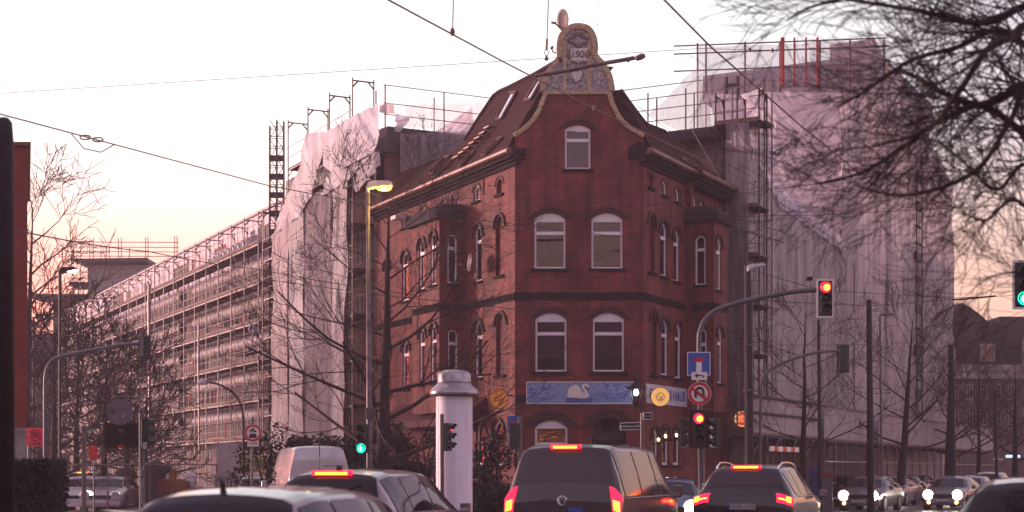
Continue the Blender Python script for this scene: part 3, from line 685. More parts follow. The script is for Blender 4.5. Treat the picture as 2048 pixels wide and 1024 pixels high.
def dish(loc, r, az, tilt, label, armdir=(-1,-.2,-.1)):
    e = E('satellite_dish', loc, label, 'satellite dish'); q = Matrix.Rotation(R(az), 3, 'Z') @ Matrix.Rotation(R(tilt), 3, 'X')
    loc = Vector(loc); m = MB(lambda a,b,c: loc + q @ Vector((a,b,c)))
    rows = []
    for k in range(6):
        rr = r*k/5; rows.append([(rr*math.cos(6.2832*j/20)*.92, -.18*r*(k/5)**2*1.6, rr*math.sin(6.2832*j/20)) for j in range(21)])
    for k in range(6): rows.append([(p[0]*1.01, p[1]+.012+.01, p[2]*1.01) for p in rows[5-k]])
    m.grid(rows); m.build('reflector', 'mosaic_brown', e, smooth=True)
    m = MB(lambda a,b,c: loc + q @ Vector((a,b,c))); m.tube([(0,.0,-r*.95),(0,-r*.6,-r*.9),(0,-r*1.15,-r*.35)], .02, 6); m.box(-.04,.04,-r*1.25,-r*1.1,-r*.4,-r*.2); m.build('feed_arm', 'steel', e)
    m = MB(); m.tube([loc+Vector((0,.05,0)), loc+Vector((.12,.1,-r*1.15)), loc+Vector((.14,.1,-r*1.6))], .025, 6); m.build('bracket', 'steel', e)
    return e
dish((X_(1130,54.2), 54.25, Z_(39,54.2)), .38, -58, 8, 'satellite dish on top of the curved gable')
_o = [o for o in bpy.data.objects if o.name.startswith('satellite_dish')][0]
m = MB(); m.tube([P(1136,60,54.2),P(1131,60,54.1),P(1120,53,53.9),P(1108,46,53.7)], .028, 6); m.tube([P(1108,46,53.7),P(1104,45,53.6)], .045, 6); m.build('feed_arm', 'steel', _o)
dish(tuple(FL(FL.s(944,.5), .5, FL.z(530, 3.2, .5))), .36, -75, -5, 'satellite dish on the sunlit brick wall between bay and window')
m = MB(); m.tube([P(1112,106,54), P(1106,104,54), P(1104,98,54), P(1105,94,54)], .025, 6); m.tube([P(1105,94,54), P(1103,97,53.9)], .05, 6)
rootmesh(m, 'antenna', 'steel', P(1112,106,54), 'small hooked antenna beside the curved gable', 'antenna')
# round pub signs
def round_sign(px, py, rpx, Y, label, m_, prn, bracket_to):
    c = P(px, py, Y); r_ = rpx/FPX*Y; e = E('round_sign', c, label, 'pub sign')
    m = MB(); m.lathe((c.x,c.y,c.z), [(r_*.97,-.09),(r_,-.08),(r_,.08),(r_*.97,.09)], 32, 'y'); m.build('light_box', 'steel_dark', e)
    m = MB(); m.lathe((c.x,c.y,c.z), [(r_*.95,-.10),(r_*.95,-.092)], 32, 'y'); f = m.build('face', m_, e)
    m = MB(); m.tube([c+Vector((0,0,r_*.2)), bracket_to], .03, 6); m.build('bracket', 'steel_dark', e)
    if prn == 'crest':
        m = MB(); k = 28; pr = [(c.x+r_*.42*math.cos(6.283*i/k), c.y-.104, c.z+r_*.42*math.sin(6.283*i/k)) for i in range(k+1)]; m.tube(pr, .012, 4)
        m.tube([(c.x-.1,c.y-.104,c.z-.02),(c.x-.02,c.y-.104,c.z+.07),(c.x+.03,c.y-.104,c.z-.03),(c.x+.1,c.y-.104,c.z+.05)], .014, 4); m.tube([(c.x-.07,c.y-.104,c.z-.08),(c.x+.08,c.y-.104,c.z-.08)], .016, 4); m.tube([(c.x,c.y-.104,c.z-.03),(c.x+.07,c.y-.104,c.z-.04)], .016, 4); m.build('emblem', 'sign_print', e)
    else:
        m = MB(); 
        for zz in (-.09,.0): m.tube([(c.x-.16,c.y-.104,c.z+zz),(c.x-.05,c.y-.104,c.z+zz+.04),(c.x+.05,c.y-.104,c.z+zz-.03),(c.x+.16,c.y-.104,c.z+zz+.02)], .018, 4)
        m.tube([(c.x-.03,c.y-.104,c.z+.06),(c.x+.02,c.y-.104,c.z+.14),(c.x+.04,c.y-.104,c.z+.05)], .014, 4); m.build('emblem', 'sign_print', e)
    return e
round_sign(998, 798, 19.5, 53.2, 'dim orange round pub sign on the left of the tile picture', 'sign_orange', 'x', FL(.3,0,Z_(790,54)))
round_sign(1320, 794, 19.5, 53.6, 'lit yellow round pub sign with a small red crest', 'sign_yellow_lit', 'crest', FR(.6,0,Z_(786,54)))
c = P(1484, 838, 62.5); rr = 14.5/FPX*62.5
e = E('neon_sign', c, 'round red lit beer sign beside the thick concrete pole', 'neon sign')
m = MB(); m.lathe(tuple(c), [(rr,-.06),(rr,.08)], 28, 'y'); m.build('face', 'neon_red', e)
m = MB(); m.tube([(c.x+rr*math.cos(.2244*i), c.y-.08, c.z+rr*math.sin(.2244*i)) for i in range(29)], .03, 5); m.build('neon_ring', 'neon_cream', e)
text_part('SUPER', 'neon_cream', e, (c.x,c.y-.085,c.z+.09), (1,0,.08), (0,0,1), .2, bold=.006); text_part('BOCK', 'neon_cream', e, (c.x,c.y-.085,c.z-.09), (1,0,.08), (0,0,1), .2, bold=.006)
m = MB(); m.tube([c+Vector((0,.08,0)), FR(9.3,0,c.z)], .03, 5); m.build('bracket', 'steel_dark', e)
# wall lantern at the facet corner
c = P(1272, 785, 53.3); e = E('wall_lantern', c, 'ornate black wall lantern with white bulb at the end of the tile picture', 'lantern')
m = MB(); m.lathe((c.x,c.y,c.z-.32), [(.03,-.32),(.05,-.2),(.13,-.05),(.12,0),(.13,.02)], 8); m.lathe((c.x,c.y,c.z+.12), [(.28,0),(.27,.05),(.15,.16),(.05,.28),(.03,.42)], 8)
for k in range(6): a = 1.047*k; m.tube([(c.x+.13*math.cos(a),c.y+.13*math.sin(a),c.z-.32),(c.x+.25*math.cos(a),c.y+.25*math.sin(a),c.z+.14)], .017, 4)
for k in range(6): a = 1.047*k; m.tube([(c.x+.28*math.cos(a),c.y+.28*math.sin(a),c.z+.13),(c.x+.34*math.cos(a),c.y+.34*math.sin(a),c.z+.2)], .03, 4)
m.tube([(c.x,c.y+.0,c.z+.5),(c.x,c.y+.3,c.z+.75),(c.x,c.y+.65,c.z+.6),(c.x,c.y+.7,c.z-.2)], .04, 6); m.build('lantern_frame', 'steel_dark', e)
m = MB(); m.lathe((c.x,c.y,c.z), [(.03,-.11),(.085,-.07),(.10,0),(.07,.08),(.03,.1)], 12); m.build('bulb', 'lamp_white', e, smooth=True)
for i, (x, y, lb) in enumerate(((1317,881,'small lit wall lamp nearest the facade corner'),(1331,874,'small lit wall lamp between the two other wall lamps'),(1353,872,'small lit wall lamp farthest along the right facade'))):
    s_ = FR.s(x, .3); c = FR(s_, .3, FR.z(y, s_, .3)); e = E('wall_lamp', c, lb, 'wall lamp', 'small lit lamps beside the pub windows')
    m = MB(); m.lathe(tuple(c), [(.02,-.03),(.04,0),(.05,.05),(.025,.09)], 10); m.build('lamp_glass', 'lamp_warm', e, smooth=True)
    m = MB(); m.lathe((c.x,c.y,c.z-.12), [(.02,-.06),(.06,.0),(.07,.06)], 8); m.tube([c+Vector((0,0,-.1)), FR(s_,0,c.z-.16)], .02, 5); m.lathe((c.x,c.y,c.z+.2), [(.10,0),(.04,.12)], 8); m.build('lamp_holder', 'steel_dark', e)
e = MB(FL); zz = FL.z(436, 10); s_ = FL.s(797,.35); e.box(s_-.25, s_+.25, .15, .6, zz-.09, zz+.06); e.tube([(s_,0,zz),(s_,.3,zz)], .04, 6)
rootmesh(e, 'flood_light', 'plastic_pale', FL(s_,.3,zz), 'pale flood light on the brick wall high under the eave', 'flood light')
# ------------------------------------------------------------------ neighbouring buildings and their scaffolding
def simple_window(fr, par, s0, s1, z0, z1, d=0, m_='dull_glass', fm='render_pale'):
    m = MB(fr); t = .06
    m.box(s0,s1,d,d+.05,z0,z0+t); m.box(s0,s1,d,d+.05,z1-t,z1); m.box(s0,s0+t,d,d+.052,z0+t,z1-t); m.box(s1-t,s1,d,d+.052,z0+t,z1-t); m.box((s0+s1)/2-.03,(s0+s1)/2+.03,d,d+.045,z0+t,z1-t)
    o = m.build('window', fm, par); m = MB(fr); m.box(s0+t,s1-t,d-.05,d+.02,z0+t,z1-t); m.build('pane', m_, o); return o
def tri(m, fr, pts, d=0):      # flat polygon traced in (s,z)
    k = [m.av((p[0], d, p[1])) for p in pts]; m.f.append(k)

# long office block on the far left street side
B0, B1 = 27.6, 88.0
b3 = E('office_block', FL(50,-4,0), 'long pale office block under open scaffolding with lilac top storey, left of the red house', 'office block')
m = MB(FL); m.box(B0, B1, -9, -.62, 0, 13.4); m.build('wall', 'render_tan', b3)
m = MB(FL); m.box(B0, B1, -9, -.62, 13.4, 16.0); m.build('top_storey', 'cladding', b3)
m = MB(FL)
for k in range(60): m.box(B0+k, B0+k+.04, -.62, -.60, 13.4, 15.95)
m.box(B0,B1,-.62,-.5,15.95,16.08); m.build('cladding_seams', 'pipe_silver', b3)
LV = [3.4, 5.45, 7.5, 9.55, 11.6, 13.65]
for z in LV[1:]:
    for a in (B0+.2, B0+21, B0+42):
        m = MB(FL); rows = []
        for k in range(9):
            t = 3.1416*k/8; rows.append([(s_, -.62+.38*math.sin(t), z-.62+.36*math.cos(t)) for s_ in (a, a+6, a+12, a+17.6)])
        m.grid(rows).build('spandrel', 'pipe_silver', b3, smooth=True, recalc=False)
random.seed(3)
for z in LV:
    zz = z+.25
    s_ = B0+.8
    while s_ < B0+44:
        wd = random.choice([.7,.9,2.2,3.4]); 
        if random.random() < .8: simple_window(FL, b3, s_, s_+wd, zz, zz+(.9 if z<13 else 1.3), -.62, random.choice(['dull_glass','room_dark','dull_glass']), random.choice(['render_pale','sign_red','render_pale','steel']))
        s_ += wd + random.choice([.6,1.1,1.6])

def scaffold(fr, s0, s1, levels, d0, d1, label, root_at, topframes=True, bay=2.57, rails=(.5,1.0), toe=True, brace=True, standard_h=2.0, top=None, cat='scaffolding', deckm='plank', m_='steel', fine=True, group=None, step=1):
    e = E('scaffolding', root_at, label, cat, group)
    n = max(1, round((s1-s0)/bay)); xs = [s0 + (s1-s0)*k/n for k in range(n+1)]; top = top or levels[-1]+1.05
    for k, x in enumerate(xs):
        for d in (d0, d1):
            m = MB(fr); tp = top + (1.0 if topframes and d==d1 else (1.0 if topframes else 0)); m.tube([(x,d,.05),(x,d,tp)], .036, 5); m.build('standard', m_, e)
    for z in levels:
        m = MB(fr); m.box(s0-.1, s1+.1, d0, d1, z-.05, z); 
        m.build('deck', deckm, e)
        m = MB(fr)
        m.box(s0-.05,s1+.05,d0+.01,d0+.05,z-.12,z-.052); m.box(s0-.05,s1+.05,d1-.05,d1-.01,z-.12,z-.052)
        for x in xs: m.tube([(x,d0,z-.07),(x,d1,z-.07)], .028, 4); m.tube([(x,d1,z-.4),(x,d1-.22,z-.08)], .02, 4); m.tube([(x,d0,z-.4),(x,d0+.22,z-.08)], .02, 4)
        m.build('transoms', m_, e)
        for h in rails:
            m = MB(fr); m.tube([(s0-.1,d1+.02,z+h),(s1+.1,d1+.02,z+h)], .022, 5); m.build('guard_rail', 'steel_light', e)
        if toe: m = MB(fr); m.box(s0-.05,s1+.05,d1+.01,d1+.04,z+.0,z+.15); m.build('toe_board', 'plank', e)
    if topframes:
        for x in xs:
            m = MB(fr); zt = top+1.0; m.tube([(x,d0,zt-.12),(x,d1,zt-.12)], .035, 5)
            for d, q in ((d0,1),(d1,-1)): m.tube([(x,d,zt-.42),(x,d+q*.1,zt-.3),(x,d+q*.26,zt-.13)], .035, 4)
            m.build('top_frame', m_, e)
    if brace:
        for k in range(1, n, 5):
            for i in range(len(levels)-1):
                m = MB(fr); m.tube([(xs[k],d1+.05,levels[i]),(xs[k]-2.0 if i%2 else xs[k]+2.0,d1+.05,levels[i+1])], .022, 4); m.build('brace', 'steel_light', e)
    return e
scaffold(FL, B0+.3, B0+56, LV, -.1, .85, 'open frame scaffolding running along the long pale office block', FL(B0,.5,0), top=LV[-1]+.65)
# rubbish chute / drain hoses on the long scaffold
for i, (x, y0, y1, lb) in enumerate(((301,572,640,'long pale hose hanging down the scaffolding above the left signal arm'),(400,650,800,'thin pale hose hanging down the middle of the open scaffolding'))):
    s_ = FL.s(x, 1.0); m = MB(FL); m.tube([(s_+.8,1.0,FL.z(y0-10,s_,1)),(s_+.1,1.05,FL.z(y0,s_,1)),(s_,1.1,FL.z((y0+y1)/2,s_,1)),(s_-.1,1.05,2.5)], .10 if i==0 else .05, 7)
    rootmesh(m, 'hose', 'steel_light', FL(s_,1.0,2.5), lb, 'hose')
# material stacked on the top deck near the hoist
for k in range(9):
    s_ = FL.s(508-k*10, .4); z0 = LV[-1]; h = .75-.03*k
    m = MB(FL); m.box(s_, s_+.55, .1, .6, z0, z0+h); m.tube([(s_,.62,z0+.1),(s_+.27,.66,z0+h*.8),(s_+.5,.62,z0+.2)], .09, 6)
    rootmesh(m, 'wrapped_pallet', 'plastic_pale', FL(s_,.3,z0), None, None, bevel=.05)
    o = bpy.context.scene.collection.objects[-1]; tag(o, 'foil wrapped bundle of insulation in the row on the top scaffold deck', 'bundle', 'foil bundles on the top scaffold deck')

# end hoist mast: two lattice ladders
def mast(px, ytop, Y, label, wd=.36):
    x = X_(px, Y); zt = Z_(ytop, Y); e = E('hoist_mast', (x,Y,0), label, 'hoist mast', 'lattice masts of the hoist')
    m = MB(); 
    for dx in (-wd/2, wd/2):
        for dy in (-wd/2, wd/2): m.tube([(x+dx,Y+dy,0),(x+dx,Y+dy,zt)], .028, 5)
    m.build('chords', 'steel', e)
    m = MB(); k = 0; z = .3
    while z < zt-.2:
        s_ = 1 if k%2 else -1
        m.tube([(x-wd/2,Y-wd/2,z),(x+wd/2,Y-wd/2,z)], .022, 4); m.tube([(x-wd/2*s_,Y-wd/2,z),(x+wd/2*s_,Y-wd/2,z+.5)], .02, 4); m.tube([(x-wd/2,Y+wd/2,z+.2),(x+wd/2,Y+wd/2,z+.2)], .02, 4)
        m.tube([(x+wd/2,Y-wd/2,z),(x+wd/2,Y+wd/2,z+.4)], .02, 4); z += .5; k += 1
    m.build('lacing', 'steel', e)
    z = .6
    while z < zt-1.4: m = MB(); m.box(x-wd*.48, x+wd*.48, Y-wd*.45, Y+wd*.45, z, z+.26); m.build('joint_plate', 'steel_dark', e); z += .95
mast(546.5, 252, 77.5, 'left lattice mast of the hoist rising above the scaffolding')
mast(560.5, 242, 77.5, 'right and taller lattice mast of the hoist rising above the scaffolding')

# covered apartment block beside the red house, left side
b2 = E('apartment_block', FL(20,-4,0), 'brown brick apartment block wrapped in white sheets, next to the red house on the left', 'apartment block')
m = MB(FL); m.box(13.5, 27.4, -11, -.55, 0, 14.5); m.build('wall', 'brick_brown', b2)
z_par = GL.z(262, 2, 0)
m = MB(GL); m.box(.55, 11, -.3, 0, 12, z_par-.25); m.build('fire_wall', 'brick_brown', b2)
m = MB(GL); m.box(.4, 11, -13.8, .25, z_par-1.1, z_par); m.build('roof_edge', 'slate', b2)
random.seed(5)
for z in (2.2, 5.2, 8.2, 11.2):
    for s_ in (14.4, 16.2, 18.4, 20.6, 22.8, 25): simple_window(FL, b2, s_, s_+1.0, z, z+1.6, -.55)
LV2 = [2.6, 4.6, 6.6, 8.6, 10.6, 12.6, 14.6, 16.6]
sc2 = scaffold(FL, 14.0, 22.9, LV2, -.1, .9, 'tall scaffolding behind the white sheets beside the red house', FL(14,.5,0), deckm='plank_dark', toe=False, top=18.0)
sc2c = scaffold(FL, 23.4, 27.0, LV2[:6], -.1, .9, 'lower scaffolding between the tall sheets and the hoist masts', FL(23.4,.5,0), deckm='plank_dark', toe=False, top=14.2, brace=False)
sc2b = scaffold(GL, .6, 9.2, [z_par+.1], -1.6, -.5, 'roof edge scaffolding with rails above the brown fire wall, left of the red roof', GL(5,-1,z_par), topframes=False, toe=False, brace=False, top=z_par+2.0, rails=(.6,1.1,1.9))
m = MB(FL)     # lattice girder sticking out
za, sa = FL.z(356, FL.s(700,.9),.9), FL.s(755,1.2)
for dz in (0, .9): m.tube([(sa,1.2,za-.5+dz),(sa+4.0,1.2,za-.5+dz)], .035, 5)
for k in range(6): m.tube([(sa+k*.68,1.2,za-.5+(.9 if k%2 else 0)),(sa+(k+1)*.68,1.2,za-.5+(0 if k%2 else .9))], .025, 4)
rootmesh(m, 'lattice_girder', 'steel_dark', FL(sa,1.2,za), 'dark lattice girder lying across the white sheets above the street lamp', 'girder')

def sheet(name, m_, fr, left, right, label, d=1.05, fold=.10, nx=46, nz=22, group=None, seed=0, wav=9.0, swing=0, cat='tarpaulin', smooth=True, sag=0):
    """hanging cloth between two pixel-traced side edges on a facade plane: left/right = lists of (px,py) from top to bottom"""
    def samp(path, t):
        n = len(path)-1; k = min(int(t*n), n-1); f = t*n-k; return (path[k][0]*(1-f)+path[k+1][0]*f, path[k][1]*(1-f)+path[k+1][1]*f)
    L = [fr.tr(*p, d) for p in left]; Rr = [fr.tr(*p, d) for p in right]; m = MB(fr); rows = []
    for j in range(nz+1):
        t = j/nz; a, b = samp(L, t), samp(Rr, t); row = []
        for i in range(nx+1):
            u = i/nx; s_ = a[0]*(1-u)+b[0]*u; z = a[1]*(1-u)+b[1]*u - sag*4*u*(1-u)*(1-t)
            nz_ = noise.noise(Vector((s_*1.1+swing*t*3+seed, z*.25, seed))); f = math.sin((s_+swing*t)*wav*.35+nz_*5)*.5 + noise.noise(Vector((s_*2.3+swing*t*4, z*.5, seed+3)))
            row.append((s_, d + fold*f, z + .04*noise.noise(Vector((s_*3,z,seed+9)))))
        rows.append(row)
    m.grid(rows); c = fr(L[0][0], d, min(L[-1][1], Rr[-1][1]))
    return rootmesh(m, name, m_, c, label, cat, group, smooth=smooth, recalc=False)
# left side sheets (pixels of the photograph give where each hangs on the scaffold plane)
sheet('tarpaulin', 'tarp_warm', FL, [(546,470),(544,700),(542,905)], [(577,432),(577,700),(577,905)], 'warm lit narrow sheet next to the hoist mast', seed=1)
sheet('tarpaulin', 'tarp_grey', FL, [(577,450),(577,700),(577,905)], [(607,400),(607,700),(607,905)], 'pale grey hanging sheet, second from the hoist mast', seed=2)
sheet('debris_net', 'net_grey', FL, [(607,395),(607,700),(607,905)], [(664,372),(664,700),(664,905)], 'dark see-through net between two pale sheets left of the bare tree', seed=3, fold=.05, cat='net', d=1.0)
sheet('tarpaulin', 'tarp_grey', FL, [(664,370),(664,640),(664,905)], [(697,346),(690,640),(688,905)], 'narrow grey sheet right of the see-through net', seed=4)
sheet('tarpaulin', 'tarp_white', FL, [(612,268),(600,330),(572,400),(556,436),(546,470)], [(650,262),(640,330),(622,390),(610,410),(600,430)], 'white sheet slung down towards the hoist mast', seed=5, swing=1.2, fold=.08, d=1.1)
sheet('tarpaulin', 'tarp_white', FL, [(646,268),(645,300),(646,330)], [(696,236),(696,300),(668,348)], 'square white sheet high on the scaffold corner', seed=6, fold=.05, d=1.12)
sheet('tarpaulin', 'tarp_white', FL, [(694,238),(680,300),(655,350),(640,395)], [(757,206),(757,260),(752,300),(700,356)], 'large bright white sheet falling in diagonal folds from the scaffold top', seed=7, swing=2, fold=.09, d=1.15)
sheet('tarpaulin', 'tarp_grey', FL, [(756,300),(720,335),(703,362)], [(757,330),(740,356),(712,385)], 'crumpled grey corner of sheet under the lattice girder', seed=8, swing=3, fold=.12, d=1.2)
sheet('tarpaulin', 'tarp_warm', FL, [(757,209),(757,225)], [(786,206),(790,228)], 'small pinkish sheet inside the topmost scaffold frame', seed=9, fold=.05, d=.9, nx=14, nz=6)
sheet('debris_net', 'net_thin', GL, [(812,209),(812,255)], [(965,205),(960,255)], 'thin pink net on the roof rails left of the red roof', seed=10, fold=.08, d=-.45, cat='net')
sheet('debris_net', 'net_grey', GL, [(800,268),(800,345)], [(935,262),(925,300)], 'grey net hanging over the brown fire wall below the roof edge', seed=14, fold=.06, d=.55, cat='net')
sheet('tarpaulin', 'tarp_white', GL, [(872,262),(868,285)], [(945,215),(950,270)], 'white sheet bunched up behind the roof rails', seed=11, fold=.15, d=-2.2, swing=1)
sheet('tarpaulin', 'tarp_white', GL, [(792,225),(790,262)], [(822,232),(800,265)], 'loose white sheet tip beside the top scaffold frame', seed=12, fold=.2, d=.35, swing=1, nx=16, nz=8)

# right side: apartment block B1, wrapped
b1 = E('apartment_block', FR(16,-4,0), 'tan apartment block behind grey sheets, next to the red house on the right', 'apartment block')
m = MB(FR); m.box(9.7, 25.8, -11, -.5, 0, 13.2); m.box(9.75, 13.5, -9, -.55, 13.2, 15.6); m.build('wall', 'render_tan', b1)
zr = GR.z(262, 2.5, 0)
m = MB(GR); m.box(.5, 8.5, -.3, 0, 9, zr-.4); m.build('fire_wall', 'render_tan', b1)
m = MB(GR); rows = []
for k in range(9): t = 3.1416*k/8; rows.append([(.2, .1-.45*math.cos(t)*1, zr-.55+.55*math.sin(t)), (8.5, .1-.45*math.cos(t), zr-.55+.55*math.sin(t))])
m.grid(rows); m.build('roof_edge', 'lead', b1, smooth=True, recalc=False)
m = MB(FR); m.prism([(0,0)]*0 or [(9.9,13.2),(25.6,13.2),(25.6,13.5),(9.9,13.6)], -9, -2.6); m.build('roof', 'slate', b1)
for z in (5.5, 8.3, 11.0):
    for s_ in (11, 13.5, 16, 18.5, 21, 23.4): simple_window(FR, b1, s_, s_+1.1, z, z+1.6, -.5)
scaffold(FR, 10.2, 25.6, [4.2,6.2,8.2,10.2,12.2], -.2, .85, 'scaffolding behind the big grey sheets on the right street side', FR(10.2,.5,0), topframes=False, toe=False, brace=False, top=13.6, deckm='plank_dark')
scaffold(GR, -1.2, 7.5, [zr+.15], -1.5, -.5, 'roof edge scaffolding with many rails, right of the red roof', GR(3,-1,zr), topframes=False, toe=False, brace=False, top=zr+1.9, rails=(.5,1.0,1.5,2.0), bay=1.6)
tw = scaffold(GR, -1.5, .35, [4.4,6.4,8.4,10.4,12.4,zr-.2], .1, 1.1, 'narrow dark scaffold tower in the gap right of the red house', GR(0,.5,0), topframes=True, toe=True, brace=True, top=zr+.1, deckm='plank_dark', m_='steel_dark', bay=1.2)
sheet('debris_net', 'net_grey', GR, [(1452,245),(1452,560),(1458,930)], [(1500,245),(1496,560),(1496,930)], 'dark net hanging on the narrow scaffold tower', seed=20, fold=.05, d=1.2, cat='net', nx=16)
m = MB(GR); m.box(-.2,.6,.9,1.25,GR.z(435,0,1),GR.z(428,0,1)); 
for k in range(7): m.tube([(-.6-k*.28,1.2,GR.z(440+k*6,0,1)),(-.6-k*.28,1.2,GR.z(458+k*6,0,1))], .02, 4)
m.tube([(-.4,1.2,GR.z(436,0,1)),(-2.6,1.2,GR.z(476,0,1))], .035, 5); m.tube([(-.4,1.2,GR.z(456,0,1)),(-2.6,1.2,GR.z(496,0,1))], .035, 5)
rootmesh(m, 'lattice_girder', 'steel_light', GR(-1,1.2,11), 'pale ladder-like girder leaning out of the narrow scaffold tower', 'girder')
sheet('tarpaulin', 'tarp_bright', FR, [(1498,196),(1500,250),(1503,318)], [(1552,250),(1551,290),(1550,340)], 'bright upright sheet forming a peak over the scaffold tower', seed=21, fold=.18, d=1.0, wav=14)
sheet('tarpaulin', 'tarp_white', FR, [(1484,190),(1488,196)], [(1524,176),(1556,243)], 'pointed fold of sheet at the very top of the upright sheet', seed=22, fold=.1, d=1.1, nx=14, nz=6)
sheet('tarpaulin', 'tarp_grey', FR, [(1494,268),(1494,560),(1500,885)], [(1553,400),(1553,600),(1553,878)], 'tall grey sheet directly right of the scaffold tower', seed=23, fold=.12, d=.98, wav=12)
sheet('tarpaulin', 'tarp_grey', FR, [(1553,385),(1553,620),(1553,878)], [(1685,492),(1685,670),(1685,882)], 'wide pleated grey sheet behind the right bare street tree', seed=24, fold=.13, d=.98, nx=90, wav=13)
sheet('tarpaulin', 'tarp_white', FR, [(1553,372),(1553,384),(1553,404)], [(1688,480),(1688,490),(1688,505)], 'frayed white top edge of the wide pleated sheet', seed=25, fold=.2, d=1.12, nx=80, nz=6, wav=16)
# white tarp laid over the lower roof
m = MB(FR); rows = []
for j in range(15):
    t = j/14; row = []
    for i in range(61):
        u = i/60; s_ = 15.3 + 11.2*u; z = (13.55 + 4.2*t*(1-u*.6)) + .12*noise.noise(Vector((s_*1.2, t*4, 1))); d = .95 - 3.4*t + .2*noise.noise(Vector((s_*.9, t*2.5, 5)))
        row.append((s_, d, z))
    rows.append(row)
m.grid(rows); rootmesh(m, 'tarpaulin', 'tarp_bright', FR(15.3,.9,13.5), 'shiny white sheet laid over the sloping roof behind the overhanging branches', 'tarpaulin', smooth=True, recalc=False)
# tall wrapped block further on
b4 = E('tower_block', FR(40,-6,0), 'tallest wrapped block behind, with blue-grey top storey and long pale net', 'tower block')
m = MB(FR); m.box(36, 53.6, -15, -.5, 0, 15); m.build('wall', 'render_pale', b4)
m = MB(P_R); m.box(.3, 11.0, -14, 0, P_R.z(185, 6), P_R.z(131, 6)); m.build('top_storey', mat('blue_grey', (.20,.20,.26), .7, nscale=1.5), b4)
sheet('debris_net', 'net_thin', H_R, [(1300,229),(1330,250),(1360,262)], [(1392,135),(1420,200),(1420,262)], 'pink net stretched down from the top storey towards the red roof', seed=30, fold=.15, d=.6, cat='net')
sheet('debris_net', 'net_thin', P_R, [(1393,94),(1396,140),(1400,262)], [(1560,88),(1560,160),(1560,262)], 'pink net around the top storey, left half', seed=31, fold=.12, d=.9, cat='net')
sheet('debris_net', 'net_thin', P_R, [(1560,88),(1560,130),(1560,186)], [(1772,78),(1772,130),(1772,186)], 'pink net around the top storey, right half', seed=32, fold=.12, d=.9, cat='net')
sheet('tarpaulin', 'tarp_bright', H_R, [(1420,190),(1430,260),(1430,440)], [(1684,180),(1684,300),(1684,540)], 'broad pinkish sheet below the blue-grey storey', seed=33, fold=.25, d=.4, swing=2)
m = MB(P_R); zt = P_R.z(92, 6)
e = E('scaffolding', P_R(6,1,18), 'roof scaffolding with red posts around the top storey of the tall block', 'scaffolding')
for px in (1395,1412,1490,1560,1640,1700,1768):
    s_ = P_R.s(px, 1.1); m = MB(P_R); m.tube([(s_,1.1,17),(s_,1.1,P_R.z(86-(px-1395)*.02,s_,1.1))], .06, 5); m.build('standard', 'steel', e)
for py in (100,116,150): m = MB(P_R); m.tube([(-.4,1.15,P_R.z(py-12,0)),(12.4,1.15,P_R.z(py,12))], .045, 5); m.build('guard_rail', 'steel', e)
for px, r_ in ((1565,.12),(1589,.06),(1612,.06),(1635,.08)):
    s_ = P_R.s(px, 1.2); m = MB(P_R); m.tube([(s_,1.2,P_R.z(182,s_)),(s_,1.2,P_R.z(86,s_))], r_, 6); m.build('red_post', 'red_post', e)
m = MB(P_R)
for px in (1452,1475): s_ = P_R.s(px,1.2); m.box(s_-.06,s_+.06,1.0,1.2,P_R.z(262,s_),P_R.z(162,s_))
m.box(P_R.s(1480,1),P_R.s(1448,1),1.0,1.15,P_R.z(166,5),P_R.z(160,5)); m.build('stair_frame', 'steel_dark', e)
# sloping shed end and long curtain
m = MB(FR); m.prism([(35.5,20.4),(53.6,20.4),(53.6,21.2),(35.5,26.4)], -3.2, -.6); m.build('sloping_roof', 'tarp_grey', b4)
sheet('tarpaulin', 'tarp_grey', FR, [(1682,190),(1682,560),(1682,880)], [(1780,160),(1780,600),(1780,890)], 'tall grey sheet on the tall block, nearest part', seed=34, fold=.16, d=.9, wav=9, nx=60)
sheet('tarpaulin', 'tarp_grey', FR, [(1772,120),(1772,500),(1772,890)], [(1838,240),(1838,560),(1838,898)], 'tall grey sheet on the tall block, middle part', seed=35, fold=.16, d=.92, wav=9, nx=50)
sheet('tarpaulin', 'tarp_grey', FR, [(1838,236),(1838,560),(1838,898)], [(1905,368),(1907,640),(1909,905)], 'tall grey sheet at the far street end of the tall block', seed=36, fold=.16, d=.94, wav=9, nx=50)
m = MB(FR); s_ = FR.s(1838, 1.1)
for z in range(4, 20): m.box(s_-.7, s_+.7, 1.0, 1.16, z, z+.07)
for q in (-.7,.7): m.tube([(s_+q,1.12,3),(s_+q,1.12,20)], .04, 5)
for k in (6,8.5,11,14,17): m.box(s_-.6,s_+.6,.98,1.12,k,k+.5)
rootmesh(m, 'scaffold_ladder', 'steel_dark', FR(s_,1,3), 'dark ladder strip running up the sheets of the tall block', 'ladder')
